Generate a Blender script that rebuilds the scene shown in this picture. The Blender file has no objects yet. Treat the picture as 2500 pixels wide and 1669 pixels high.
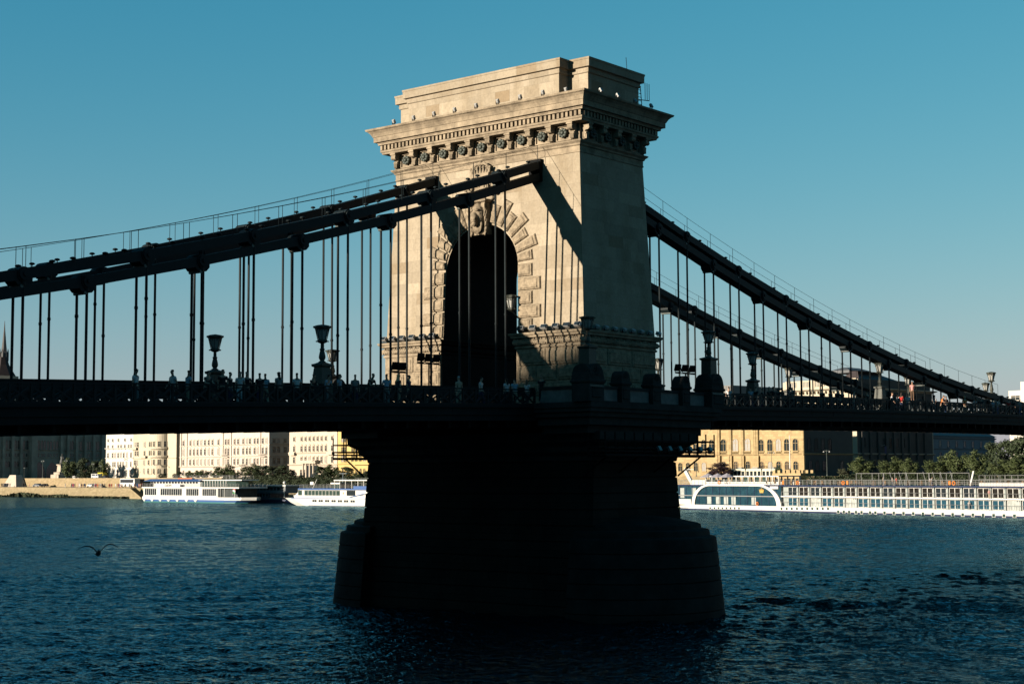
import bpy, math, random
from mathutils import Vector, Matrix
R = math.radians
random.seed(7)
SC = bpy.context.scene
COL = SC.collection

# ------------------------------------------------------------------ camera
F, PITCH, YAW, ROLL = 3887.11, R(4.71803), R(39.12971), R(-0.27781)
CP = Vector((-86.1134, -69.5392, 10.0))
fw = Vector((math.cos(PITCH)*math.cos(YAW), math.cos(PITCH)*math.sin(YAW), math.sin(PITCH)))
rt0 = Vector((math.sin(YAW), -math.cos(YAW), 0)); up0 = rt0.cross(fw)
rt = rt0*math.cos(ROLL) + up0*math.sin(ROLL)
up = up0*math.cos(ROLL) - rt0*math.sin(ROLL)
cam = bpy.data.cameras.new("camera"); camo = bpy.data.objects.new("camera", cam)
COL.objects.link(camo)
camo.matrix_world = Matrix(((rt.x, up.x, -fw.x, CP.x), (rt.y, up.y, -fw.y, CP.y), (rt.z, up.z, -fw.z, CP.z), (0, 0, 0, 1)))
cam.sensor_width = 36; cam.lens = F/2500*36; cam.clip_start = .5; cam.clip_end = 6000
SC.camera = camo

# ------------------------------------------------------------------ sun, sky, exposure
SUN = Vector((-1, .37, .185)).normalized()          # towards the sun
EL = math.asin(SUN.z); AZ = math.atan2(SUN.x, SUN.y)
SKY_STRENGTH, SUN_STRENGTH, EXPOSURE = 0.05, 5.0, 1.9
w = bpy.data.worlds.new("World"); SC.world = w; w.use_nodes = True
nt = w.node_tree; bg = nt.nodes['Background']
sky = nt.nodes.new('ShaderNodeTexSky'); sky.sky_type = 'NISHITA'; sky.sun_disc = False
sky.sun_elevation = EL; sky.sun_rotation = AZ % (2*math.pi)
sky.altitude = 100; sky.air_density = 0.8; sky.dust_density = 0.3; sky.ozone_density = 1.0
# grade of the evening air: one response curve per colour channel of the whole sky
spx = nt.nodes.new('ShaderNodeSeparateColor'); cmb = nt.nodes.new('ShaderNodeCombineColor'); nt.links.new(sky.outputs[0], spx.inputs[0])
geo = nt.nodes.new('ShaderNodeTexCoord'); sxy = nt.nodes.new('ShaderNodeSeparateXYZ'); nt.links.new(geo.outputs['Generated'], sxy.inputs[0])
def wmath(op, x, y):
    m = nt.nodes.new('ShaderNodeMath'); m.operation = op
    for i, q in enumerate((x, y)):
        if isinstance(q, (int, float)): m.inputs[i].default_value = q
        else: nt.links.new(q, m.inputs[i])
    return m.outputs[0]
low = wmath('POWER', math.e, wmath('MULTIPLY', wmath('MAXIMUM', sxy.outputs[2], 0.0), -1/.08))      # evening haze low over the horizon
for ch, (g, k, top, hz) in enumerate(((1.5, 1.047, .6, .46), (.7, .864, 3, .40), (.5, .783, 3, .46))):
    up_ = wmath('MULTIPLY', wmath('POWER', wmath('MINIMUM', wmath('MULTIPLY', spx.outputs[ch], .1), top), g), k)
    mixed = wmath('ADD', wmath('MULTIPLY', up_, wmath('SUBTRACT', 1.0, low)), wmath('MULTIPLY', low, hz))
    nt.links.new(wmath('MULTIPLY', mixed, 1/(SKY_STRENGTH*2**EXPOSURE)), cmb.inputs[ch])
nt.links.new(cmb.outputs[0], bg.inputs[0])
bg.inputs[1].default_value = SKY_STRENGTH
sl = bpy.data.lights.new("sun", 'SUN'); sl.energy = SUN_STRENGTH; sl.angle = R(.5); sl.color = (1, .865, .71)
so = bpy.data.objects.new("sun", sl); COL.objects.link(so)
so.rotation_euler = (-SUN).to_track_quat('-Z', 'Y').to_euler(); so.location = (-300, 120, 120)
SC.view_settings.view_transform = 'Standard'; SC.view_settings.look = 'None'
SC.view_settings.exposure = EXPOSURE; SC.view_settings.gamma = 1
SC.cycles.max_bounces = 5; SC.cycles.diffuse_bounces = 2; SC.cycles.glossy_bounces = 3
SC.cycles.use_denoising = True

# ------------------------------------------------------------------ helpers
def ray(px, py): return fw + rt*((px-1250)/F) - up*((py-834.5)/F)
def on(px, py, ax, v):
    d = ray(px, py); return CP + d*((v-CP[ax])/d[ax])
def on_plane(px, py, p0, n):
    d = ray(px, py); return CP + d*((p0-CP).dot(n)/d.dot(n))

WORLD = {}
class MB:
    """collects shapes, then links them as one mesh object"""
    def __init__(s, M=None): s.v = []; s.f = []; s.mi = []; s.m = 0; s.sm = []; s.smooth = False; s.M = M
    def add(s, vs, fs):
        o = len(s.v)
        if s.M: vs = [s.M @ Vector(p) for p in vs]
        s.v += [tuple(p) for p in vs]
        for f in fs: s.f.append(tuple(o+i for i in f)); s.mi.append(s.m); s.sm.append(s.smooth)
    def box(s, x0, x1, y0, y1, z0, z1):
        s.add([(x0,y0,z0),(x1,y0,z0),(x1,y1,z0),(x0,y1,z0),(x0,y0,z1),(x1,y0,z1),(x1,y1,z1),(x0,y1,z1)],
              [(0,3,2,1),(4,5,6,7),(0,1,5,4),(1,2,6,5),(2,3,7,6),(3,0,4,7)])
    def cbox(s, x, y, z, sx, sy, sz): s.box(x-sx/2, x+sx/2, y-sy/2, y+sy/2, z, z+sz)
    def beam(s, p, q, w, h, side=None):
        p = Vector(p); q = Vector(q); d = (q-p).normalized()
        sd = Vector(side) if side else d.cross(Vector((0,0,1)))
        if sd.length < 1e-4: sd = Vector((0,1,0))
        sd = (sd - d*sd.dot(d)).normalized(); u = sd.cross(d)
        a = sd*w/2; b = u*h/2
        s.add([p-a-b, p+a-b, p+a+b, p-a+b, q-a-b, q+a-b, q+a+b, q-a+b],
              [(0,3,2,1),(4,5,6,7),(0,1,5,4),(1,2,6,5),(2,3,7,6),(3,0,4,7)])
    def tube(s, p, q, r, n=8, r2=None, caps=True):
        p = Vector(p); q = Vector(q); d = (q-p).normalized(); r2 = r if r2 is None else r2
        a = d.orthogonal().normalized(); b = d.cross(a)
        c = [(math.cos(2*math.pi*i/n), math.sin(2*math.pi*i/n)) for i in range(n)]
        vs = [p+(a*x+b*y)*r for x, y in c] + [q+(a*x+b*y)*r2 for x, y in c]
        fs = [(i, (i+1) % n, n+(i+1) % n, n+i) for i in range(n)]
        if caps: fs += [tuple(range(n-1, -1, -1)), tuple(range(n, 2*n))]
        s.add(vs, fs)
    def path(s, pts, r, n=6):
        for a, b in zip(pts, pts[1:]): s.tube(a, b, r, n)
    def lathe(s, prof, c=(0,0,0), n=12, a0=0, a1=2*math.pi, sq=False):
        full = abs(a1-a0-2*math.pi) < 1e-6; k = n if full else n+1
        vs = []
        for r, z in prof:
            for i in range(k):
                t = a0+(a1-a0)*i/n; vs.append((c[0]+r*math.cos(t), c[1]+r*math.sin(t), c[2]+z))
        fs = []
        for j in range(len(prof)-1):
            for i in range(k if full else k-1):
                i2 = (i+1) % k; fs.append((j*k+i, j*k+i2, (j+1)*k+i2, (j+1)*k+i))
        if full: fs += [tuple(range(k-1, -1, -1)), tuple(range((len(prof)-1)*k, len(prof)*k))]
        s.add(vs, fs)
    def sweep(s, cx, cy, a, b, prof, cap=True):
        """mitred moulding round a rectangle: prof = [(offset, z)]"""
        vs = []
        for o, z in prof:
            vs += [(cx-a-o, cy-b-o, z), (cx+a+o, cy-b-o, z), (cx+a+o, cy+b+o, z), (cx-a-o, cy+b+o, z)]
        fs = []
        for j in range(len(prof)-1):
            for i in range(4): fs.append((4*j+i, 4*j+(i+1) % 4, 4*j+4+(i+1) % 4, 4*j+4+i))
        if cap: fs += [(3,2,1,0), tuple(4*len(prof)-4+i for i in range(4))]
        s.add(vs, fs)
    def loft(s, rings, caps=True):
        n = len(rings[0]); vs = [p for r in rings for p in r]; fs = []
        for j in range(len(rings)-1):
            for i in range(n): fs.append((j*n+i, j*n+(i+1) % n, (j+1)*n+(i+1) % n, (j+1)*n+i))
        if caps: fs += [tuple(range(n-1, -1, -1)), tuple(range((len(rings)-1)*n, len(rings)*n))]
        s.add(vs, fs)
    def ball(s, c, rx, ry=None, rz=None, nu=10, nv=6):
        ry = ry or rx; rz = rz or rx
        rings = []
        for j in range(1, nv):
            t = math.pi*j/nv
            rings.append([(c[0]+rx*math.sin(t)*math.cos(2*math.pi*i/nu), c[1]+ry*math.sin(t)*math.sin(2*math.pi*i/nu), c[2]-rz*math.cos(t)) for i in range(nu)])
        vs = [p for r in rings for p in r]; k = len(vs); vs += [(c[0], c[1], c[2]-rz), (c[0], c[1], c[2]+rz)]
        fs = []
        for j in range(len(rings)-1):
            for i in range(nu): fs.append((j*nu+i, j*nu+(i+1) % nu, (j+1)*nu+(i+1) % nu, (j+1)*nu+i))
        for i in range(nu):
            fs.append((k, (i+1) % nu, i)); fs.append((k+1, (nv-2)*nu+i, (nv-2)*nu+(i+1) % nu))
        s.add(vs, fs)
    def build(s, name, mats, parent=None, base=None):
        me = bpy.data.meshes.new(name); me.from_pydata(s.v, [], s.f)
        if not isinstance(mats, (list, tuple)): mats = [mats]
        for m in mats: me.materials.append(m)
        me.polygons.foreach_set('material_index', s.mi)
        me.polygons.foreach_set('use_smooth', s.sm)
        me.update()
        o = bpy.data.objects.new(name, me); COL.objects.link(o)
        if parent: attach(o, parent)
        return o

def attach(o, parent):
    """parent o, whose mesh is in world coordinates when the parent was placed with place()"""
    o.parent = parent
    if parent.name in WORLD: o.matrix_parent_inverse = WORLD[parent.name]
def tag(o, label=None, cat=None, group=None, kind=None):
    if label: o['label'] = label
    if cat: o['category'] = cat
    if group: o['group'] = group
    if kind: o['kind'] = kind
    return o
def thing(name, label, cat, loc=(0,0,0), group=None, world=False, rz=0):
    """an Empty at the base of a thing; world=True: its parts come in world coordinates"""
    o = bpy.data.objects.new(name, None); COL.objects.link(o); o.location = loc; o.rotation_euler = (0,0,rz)
    o.empty_display_size = .3
    if world: WORLD[o.name] = Matrix.Translation(-Vector(loc))
    return tag(o, label, cat, group)
def copy_tree(o, parent=None, loc=None, rz=None, sc=None, label=None, group=None):
    c = o.copy(); COL.objects.link(c)
    if parent: c.parent = parent
    if loc is not None: c.location = loc
    if rz is not None: c.rotation_euler = (0,0,rz)
    if sc is not None: c.scale = (sc, sc, sc) if not isinstance(sc, (tuple, list)) else sc
    if label: c['label'] = label
    if group: c['group'] = group
    for ch in list(o.children): copy_tree(ch, c)
    return c
ORD = ['first','second','third','fourth','fifth','sixth','seventh','eighth','ninth','tenth','eleventh','twelfth']
def nth(i):
    if i < 12: return ORD[i]
    n = i+1; return f"{n}{'th' if 10 < n % 100 < 14 else {1:'st',2:'nd',3:'rd'}.get(n % 10,'th')}"

# ------------------------------------------------------------------ materials
ALB = .8                                             # the photograph is exposed for the sunlit stone: reflectances are scaled to that exposure
def mat(name, col, rough=.7, var=.0, scale=3.0, metal=0, bump=0, bscale=None, spec=.25, var2=None, emit=None):
    col = tuple(c*ALB for c in col)
    m = bpy.data.materials.new(name); m.use_nodes = True; t = m.node_tree
    b = t.nodes['Principled BSDF']
    b.inputs['Base Color'].default_value = (*col, 1); b.inputs['Roughness'].default_value = rough
    b.inputs['Metallic'].default_value = metal; b.inputs['Specular IOR Level'].default_value = spec
    if var or bump:
        tc = t.nodes.new('ShaderNodeTexCoord')
        n = t.nodes.new('ShaderNodeTexNoise'); n.inputs['Scale'].default_value = scale; n.inputs['Detail'].default_value = 6
        n.inputs['Roughness'].default_value = .65
        t.links.new(tc.outputs['Object'], n.inputs['Vector'])
        if var:
            r = t.nodes.new('ShaderNodeValToRGB')
            lo = tuple(c*(1-var) for c in col) if var2 is None else var2
            r.color_ramp.elements[0].position = .3; r.color_ramp.elements[0].color = (*lo, 1)
            r.color_ramp.elements[1].position = .72; r.color_ramp.elements[1].color = (*[min(1, c*(1+var*.6)) for c in col], 1)
            t.links.new(n.outputs['Fac'], r.inputs[0]); t.links.new(r.outputs[0], b.inputs['Base Color'])
        if bump:
            n2 = n
            if bscale:
                n2 = t.nodes.new('ShaderNodeTexNoise'); n2.inputs['Scale'].default_value = bscale; n2.inputs['Detail'].default_value = 4
                t.links.new(tc.outputs['Object'], n2.inputs['Vector'])
            bp = t.nodes.new('ShaderNodeBump'); bp.inputs['Strength'].default_value = bump; bp.inputs['Distance'].default_value = .05
            t.links.new(n2.outputs['Fac'], bp.inputs['Height']); t.links.new(bp.outputs[0], b.inputs['Normal'])
    return m

def ashlar(name, c1, c2, c3, bw=1.5, bh=.75, mortar=.012, bump=.35, stain=.35, scale=1.0, mcol=None, spec=.1):
    """dressed stone laid in courses on whichever vertical plane a face lies in, each block its own tone, with weather stains"""
    c1, c2, c3 = [tuple(x*ALB for x in c) for c in (c1, c2, c3)]
    m = bpy.data.materials.new(name); m.use_nodes = True; t = m.node_tree; N = t.nodes.new; L = t.links.new
    b = t.nodes['Principled BSDF']; b.inputs['Roughness'].default_value = .85; b.inputs['Specular IOR Level'].default_value = spec
    tc = N('ShaderNodeTexCoord'); sp = N('ShaderNodeSeparateXYZ'); L(tc.outputs['Object'], sp.inputs[0])
    ge = N('ShaderNodeNewGeometry'); sn = N('ShaderNodeSeparateXYZ'); L(ge.outputs['Normal'], sn.inputs[0])
    ab = N('ShaderNodeMath'); ab.operation = 'ABSOLUTE'; L(sn.outputs[0], ab.inputs[0])
    gt = N('ShaderNodeMath'); gt.operation = 'GREATER_THAN'; gt.inputs[1].default_value = .6; L(ab.outputs[0], gt.inputs[0])
    mx = N('ShaderNodeMix'); mx.data_type = 'FLOAT'; L(gt.outputs[0], mx.inputs[0]); L(sp.outputs[0], mx.inputs[2]); L(sp.outputs[1], mx.inputs[3])
    cb = N('ShaderNodeCombineXYZ'); L(mx.outputs[0], cb.inputs[0]); L(sp.outputs[2], cb.inputs[1])
    br = N('ShaderNodeTexBrick'); L(cb.outputs[0], br.inputs['Vector'])
    br.inputs['Scale'].default_value = 1; br.inputs['Brick Width'].default_value = bw; br.inputs['Row Height'].default_value = bh
    br.inputs['Mortar Size'].default_value = mortar; br.inputs['Mortar Smooth'].default_value = .3; br.inputs['Bias'].default_value = 0
    br.inputs['Color1'].default_value = (0,0,0,1); br.inputs['Color2'].default_value = (1,1,1,1); br.inputs['Mortar'].default_value = (.5,.5,.5,1)
    br.offset = .5; br.squash = .75; br.squash_frequency = 3
    ra = N('ShaderNodeValToRGB'); e = ra.color_ramp.elements
    e[0].position = 0; e[0].color = (*c2, 1); e[1].position = 1; e[1].color = (*c1, 1)
    for q, k in ((.1, .84), (.28, 1.06), (.46, .86), (.62, 1.1), (.8, .8), (.93, 1.02)):
        x = ra.color_ramp.elements.new(q); x.color = (*[a*k*(1 if i < 2 else .97) for i, a in enumerate(c1)], 1)
    L(br.outputs['Color'], ra.inputs[0])
    n1 = N('ShaderNodeTexNoise'); n1.inputs['Scale'].default_value = .55*scale; n1.inputs['Detail'].default_value = 8; n1.inputs['Roughness'].default_value = .7
    mp = N('ShaderNodeMapping'); mp.inputs['Scale'].default_value = (1, 1, .45); L(tc.outputs['Object'], mp.inputs[0]); L(mp.outputs[0], n1.inputs['Vector'])
    r1 = N('ShaderNodeValToRGB'); r1.color_ramp.elements[0].position = .44; r1.color_ramp.elements[1].position = .7
    L(n1.outputs['Fac'], r1.inputs[0])
    k = N('ShaderNodeMath'); k.operation = 'MULTIPLY'; k.inputs[1].default_value = stain; L(r1.outputs[0], k.inputs[0])
    m1 = N('ShaderNodeMix'); m1.data_type = 'RGBA'; L(k.outputs[0], m1.inputs[0]); L(ra.outputs[0], m1.inputs[6]); m1.inputs[7].default_value = (*c3, 1)
    n3 = N('ShaderNodeTexNoise'); n3.inputs['Scale'].default_value = 6*scale; n3.inputs['Detail'].default_value = 8; L(tc.outputs['Object'], n3.inputs['Vector'])
    r3 = N('ShaderNodeValToRGB'); r3.color_ramp.elements[0].position = .25; r3.color_ramp.elements[0].color = (.8,.8,.8,1); r3.color_ramp.elements[1].position = .65
    L(n3.outputs['Fac'], r3.inputs[0])
    m2 = N('ShaderNodeMix'); m2.data_type = 'RGBA'; m2.blend_type = 'MULTIPLY'; m2.inputs[0].default_value = 1
    L(m1.outputs[2], m2.inputs[6]); L(r3.outputs[0], m2.inputs[7])
    m3 = N('ShaderNodeMix'); m3.data_type = 'RGBA'; L(br.outputs['Fac'], m3.inputs[0]); L(m2.outputs[2], m3.inputs[6])
    m3.inputs[7].default_value = (*(mcol or [a*.55 for a in c1]), 1)
    L(m3.outputs[2], b.inputs['Base Color'])
    ad = N('ShaderNodeMath'); ad.operation = 'MULTIPLY_ADD'; ad.inputs[1].default_value = -1.0; L(br.outputs['Fac'], ad.inputs[0]); L(n3.outputs['Fac'], ad.inputs[2])
    bp = N('ShaderNodeBump'); bp.inputs['Strength'].default_value = bump; bp.inputs['Distance'].default_value = .03
    L(ad.outputs[0], bp.inputs['Height']); L(bp.outputs[0], b.inputs['Normal'])
    return m

STONE = ashlar('pale limestone ashlar', (.235,.2,.15), (.165,.125,.078), (.15,.118,.075), 1.7, .78, .007, .25, .75)
STONE_P = mat('carved limestone', (.19,.155,.108), .9, .5, 1.3, bump=.6, bscale=8, spec=.1)
STONE_R = mat('rusticated limestone', (.185,.15,.103), .9, .5, 3.0, bump=1.3, bscale=6, spec=.1)
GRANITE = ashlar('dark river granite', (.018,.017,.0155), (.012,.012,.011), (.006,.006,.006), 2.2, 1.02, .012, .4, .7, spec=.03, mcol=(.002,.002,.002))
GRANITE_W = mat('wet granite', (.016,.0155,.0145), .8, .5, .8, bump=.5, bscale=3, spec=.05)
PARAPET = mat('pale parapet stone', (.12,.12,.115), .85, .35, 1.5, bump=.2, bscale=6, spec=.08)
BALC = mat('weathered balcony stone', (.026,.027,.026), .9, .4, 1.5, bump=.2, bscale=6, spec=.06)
IRON = mat('dark green painted iron', (.006,.0105,.012), .6, .3, 2.5, spec=.1)
IRON_L = mat('grey green painted iron', (.05,.062,.055), .5, .3, 2.5, spec=.3)
IRON_D = mat('black iron', (.004,.0045,.0045), .7, spec=.05)
FASCIA = mat('grey painted fascia', (.009,.012,.013), .7, .3, .8, spec=.06)
BRONZE = mat('verdigris bronze', (.048,.056,.046), .6, .5, 9, bump=.3)
LAMPIRON = mat('cast iron lamp', (.03,.033,.024), .6, .4, 6, bump=.3, spec=.3)
WHITE = mat('white paint', (.36,.355,.34), .45, .06, .6)
FLOOD = mat('pale floodlight housing', (.21,.21,.2), .5, .15, 4)
GLASSD = mat('dark window glass', (.012,.016,.018), .08, spec=.6)
FROST = mat('frosted lamp glass', (.22,.22,.2), .35, .15, 4, spec=.5)

# ------------------------------------------------------------------ the river, the banks, the hill
SLOPE = .042
WZ = .9                                             # water level
def river():
    import numpy as np
    rs = np.random.RandomState(3)
    # a fan of water round the near quay, finest where the river is widest in view, coarse elsewhere
    yd = math.degrees(YAW)
    th = np.concatenate([np.arange(-140, -25, 2.0), np.arange(-25, 25, .058), np.arange(25, 141, 2.0)])
    th = np.radians(yd+th)
    rr = [4.0]
    while rr[-1] < 1100: rr.append(rr[-1]*(1.06 if rr[-1] < 60 else 1.0027 if rr[-1] < 480 else 1.02))
    rr = np.array(rr); T, Rr = np.meshgrid(th, rr); X = CP.x+Rr*np.cos(T); Y = CP.y+Rr*np.sin(T)
    dr = np.gradient(rr)[:, None]*np.ones_like(X)
    gust = 1+.28*np.sin(X*.043+Y*.021+1)+.24*np.sin(X*.017-Y*.06+2)+.2*np.sin(.11*X+.05*Y)*np.sin(.035*Y-.02*X)
    Z = np.zeros_like(X)
    for lam in np.exp(np.linspace(math.log(.42), math.log(8), 66)):
        a = math.radians(yd)+rs.normal(0, .52); k = 2*math.pi/lam; p = rs.uniform(0, 6.28)
        s = SLOPE*(1.2 if lam < 1.1 else .75 if lam < 2.2 else .34)
        ph = k*(X*math.cos(a)+Y*math.sin(a))+p+.9*np.sin(X*.9/lam+Y*.5/lam+p)
        Z += s/k*np.sin(ph)*gust*np.clip((lam-.9*dr)/(1.2*dr), 0, 1)
    # standing waves trailing downstream of the pier and a curl of water at its nose
    S = np.maximum(0, -9-Y)
    for side in (-1, 1):
        c = side*(5.5+S*.3)+3.0; g = np.exp(-((X-c)/(3+S*.24))**2*1.6)*np.exp(-S/70)*np.clip(S/8, 0, 1)
        Z += .14*g*np.sin(1.0*(X-c)+.3*S+1.2*np.sin(.21*S))+.08*g*np.sin(.6*(X-c)+.62*S)
    s2 = np.clip((-9-Y)/3, 0, 1)*np.exp(-np.maximum(0, -9-Y)/70); xc = 10.5+6.2*(1-np.exp(-np.maximum(0, -9-Y)/7))
    wob = .8*np.sin(Y*.42)+.5*np.sin(Y*.9+1)
    Z += s2*(.30*np.exp(-((X-xc-1.6-wob)/1.5)**2)-.17*np.exp(-((X-xc+1.2-wob)/1.6)**2)+.11*np.exp(-((X-xc-7-wob)/1.8)**2))
    d = np.hypot(X, Y-9); Z += .14*np.exp(-((d-9)/3)**2)*np.sin(1.3*d+.6*X)*(Y > 4)
    n, k = X.shape
    co = np.stack([X, Y, WZ+Z], -1).reshape(-1, 3).astype('f4')
    idx = np.arange(n*k).reshape(n, k); q = np.stack([idx[:-1, :-1], idx[1:, :-1], idx[1:, 1:], idx[:-1, 1:]], -1).reshape(-1, 4)
    me = bpy.data.meshes.new('river'); me.vertices.add(len(co)); me.vertices.foreach_set('co', co.ravel())
    me.loops.add(q.size); me.loops.foreach_set('vertex_index', q.ravel().astype('i4')); me.polygons.add(len(q))
    me.polygons.foreach_set('loop_start', np.arange(0, q.size, 4, dtype='i4'))
    me.polygons.foreach_set('use_smooth', np.ones(len(q), dtype=bool)); me.update(calc_edges=True)
    m = bpy.data.materials.new('river water'); m.use_nodes = True; t = m.node_tree; N = t.nodes.new; L = t.links.new
    df = N('ShaderNodeBsdfDiffuse'); df.inputs[0].default_value = (.0004,.0045,.0065,1)
    gl = N('ShaderNodeBsdfGlossy'); gl.inputs['Color'].default_value = (.42,.69,.77,1); gl.inputs['Roughness'].default_value = .12
    fr = N('ShaderNodeFresnel'); fr.inputs[0].default_value = 1.33; ms = N('ShaderNodeMixShader')
    L(fr.outputs[0], ms.inputs[0]); L(df.outputs[0], ms.inputs[1]); L(gl.outputs[0], ms.inputs[2]); L(ms.outputs[0], t.nodes['Material Output'].inputs[0]); t.nodes.remove(t.nodes['Principled BSDF'])
    tc = N('ShaderNodeTexCoord'); h = None
    for sc, st, rot, det in ((1.3, .35, 8, 3), (3.2, .12, -5, 2)):
        mp = N('ShaderNodeMapping'); mp.inputs['Rotation'].default_value = (0, 0, R(rot)); mp.inputs['Scale'].default_value = (sc*1.35, sc*.8, sc)
        n = N('ShaderNodeTexNoise'); n.inputs['Scale'].default_value = 1; n.inputs['Detail'].default_value = det; n.inputs['Distortion'].default_value = .4
        L(tc.outputs['Object'], mp.inputs[0]); L(mp.outputs[0], n.inputs['Vector'])
        k = N('ShaderNodeMath'); k.operation = 'MULTIPLY'; k.inputs[1].default_value = st; L(n.outputs['Fac'], k.inputs[0])
        if h is None: h = k
        else:
            a = N('ShaderNodeMath'); a.operation = 'ADD'; L(h.outputs[0], a.inputs[0]); L(k.outputs[0], a.inputs[1]); h = a
    bp = N('ShaderNodeBump'); bp.inputs['Strength'].default_value = 1; bp.inputs['Distance'].default_value = 1.25
    L(h.outputs[0], bp.inputs['Height'])
    for nd in (df, gl, fr): L(bp.outputs[0], nd.inputs['Normal'])
    me.materials.append(m)
    o = bpy.data.objects.new('river', me); COL.objects.link(o); o['kind'] = 'structure'
river()

QN = Vector((1, -.13, 0)).normalized(); QT = Vector((-.13, -1, 0)).normalized()   # bank: inland normal, direction to the right in the photo
def bank(off, s=0, z=0): return Vector((250, 0, z)) + QN*off + QT*s               # s grows to the right (downstream)
def strip(name, prof, m, s0=-900, s1=320, step=20, jit=0):
    b = MB(); rings = []
    s = s0
    while s <= s1:
        rings.append([bank(o+random.uniform(-jit, jit), s, z+random.uniform(-jit, jit)*.4) for o, z in prof]); s += step
    n = len(prof); vs = [p for r in rings for p in r]
    b.add(vs, [(j*n+i, j*n+i+1, (j+1)*n+i+1, (j+1)*n+i) for j in range(len(rings)-1) for i in range(n-1)])
    return b.build(name, m)
GROUND = mat('paved city ground', (.13,.115,.09), .95, .3, .05)
QUAYM = mat('lower quay paving', (.17,.14,.095), .95, .3, .2)
WALLM = ashlar('tan quay stone', (.20,.16,.098), (.155,.12,.07), (.11,.095,.045), 1.4, .55, .02, .5, .5)
UPWALL = ashlar('buff retaining wall stone', (.215,.165,.10), (.17,.13,.075), (.13,.115,.045), 1.6, .6, .02, .5, .5)
ROADM = mat('asphalt', (.06,.06,.06), .9, .3, .3)
strip('ground', [(17.2, 8.6), (260, 9), (1500, 9)], GROUND)['kind'] = 'structure'
strip('lower_quay', [(2.4, 5.0), (16.2, 5.05)], QUAYM)['kind'] = 'structure'
strip('road', [(19, 8.62), (30, 8.68)], ROADM)['kind'] = 'structure'
tag(strip('quay_wall', [(-1.5, -1), (-.3, 1.1), (1.2, 3.4), (1.9, 5.0), (2.4, 5.12), (2.4, 4.9)], WALLM), 'sloping tan stone quay wall along the far waterline', 'wall')
tag(strip('retaining_wall', [(16.2, 4.9), (16.5, 8.9), (17.2, 8.95), (17.2, 8.5)], UPWALL), 'buff stone retaining wall between the lower quay and the riverside road', 'wall')
# far-bank foreshore plants at the foot of the quay wall (ground cover nobody could count)
def scrub():
    b = MB(); r = random.Random(5)
    s = -600
    while s < -395:
        k = math.sin(s*.16)+math.sin(s*.07+1)
        for _ in range(5):
            o = r.uniform(-1.0, .3); h = r.uniform(.3, 1.0)*(1.25+.5*k if -560 < s < -500 else .9)
            p = bank(o, s+r.uniform(-1, 1), WZ); a = r.uniform(0, 3.1); d = Vector((math.cos(a), math.sin(a), 0))*r.uniform(.4, .9)
            q = p+Vector((r.uniform(-.3,.3), r.uniform(-.3,.3), h))
            b.add([p-d, p+d, q+d*.5, q-d*.6], [(0,1,2,3)])
        s += .5
    tag(b.build('foreshore_scrub', mat('foreshore weeds', (.02,.026,.01), .9, .5, 1)), 'low dark weeds and rubble along the foot of the quay wall', 'plants', kind='stuff')
scrub()
# hills on the near bank, west of the river: the evening sun stands just above them
def hill():
    D = 350; X = -D; ys = list(range(-900, 1000, 6)); b = MB()
    def ridge(y):  # ridge heights shaped so the shadow edge crosses tower, lamps and pier
        u = y - .37*(D-4)                            # lateral place where this ray meets the tower
        e = 13.9 + (0 if u > 2 else (2-u)*.61 if u > -5 else 4.27+(-5-u)*.17 if u > -10 else 5.12+(-10-u)*.16 if u > -30 else 8.32+(-30-u)*.02)
        return max(20, e + .185*(D-4))
    rings = []
    for y in ys:
        h = ridge(y); j = random.uniform(-.25, .25)
        rings.append([(X-700, y, 20), (X-160, y, h*.8), (X-40, y, h-3), (X, y, h+j), (X+30, y, h-9), (X+110, y, h*.4), (X+215, y, 9), (X+240, y, 8.5)])
    n = 8; vs = [p for r in rings for p in r]
    b.add(vs, [(j*n+i, j*n+i+1, (j+1)*n+i+1, (j+1)*n+i) for j in range(len(rings)-1) for i in range(n-1)])
    b.build('hill', mat('wooded hillside', (.05,.06,.025), .95, .5, .05))['kind'] = 'structure'
hill()
def near_bank():
    b = MB(); b.box(-150, -92, -900, 900, -1, 8.4)
    b.build('near_quay', QUAYM)['kind'] = 'structure'
near_bank()

# ------------------------------------------------------------------ the bridge: one thing
def deck(x): return 14.4 + .023*x - .0001*x*x
BR = thing('suspension_bridge', 'great stone towered chain bridge crossing the river from left to right', 'bridge', (0,0,WZ), world=True)
def sa(z): return 4.05-(z-19.2)*.0362               # half thickness of the shaft
def sb(z): return 8.75-(z-19.2)*.0461               # half width of the shaft

def frustum(b, poly, inset, o0, o1, to3):
    """raised block on a face: outline poly in face coordinates, shrunk by inset at height o1"""
    c = (sum(p[0] for p in poly)/len(poly), sum(p[1] for p in poly)/len(poly))
    def shrink(k):
        n = len(poly); out = []
        for i in range(n):
            p0, p1, p2 = poly[i-1], poly[i], poly[(i+1) % n]
            def nrm(a, d):
                e = Vector((d[0]-a[0], d[1]-a[1])).normalized(); q = Vector((-e.y, e.x))
                return q if q.dot(Vector((c[0]-a[0], c[1]-a[1]))) > 0 else -q
            n1 = nrm(p0, p1); n2 = nrm(p1, p2); bis = (n1+n2); l = bis.length
            out.append(Vector(p1)+bis/l*(k/max(.35, l/2)))
        return out
    q = shrink(inset) if inset else [Vector(p) for p in poly]
    n = len(poly)
    vs = [to3(p[0], p[1], o0) for p in poly] + [to3(p[0], p[1], o1) for p in q]
    b.add(vs, [(i, (i+1) % n, n+(i+1) % n, n+i) for i in range(n)] + [tuple(range(n, 2*n))])
    return q
def westf(u, z, o): return (-sa(z)-o, u, z)

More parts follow.
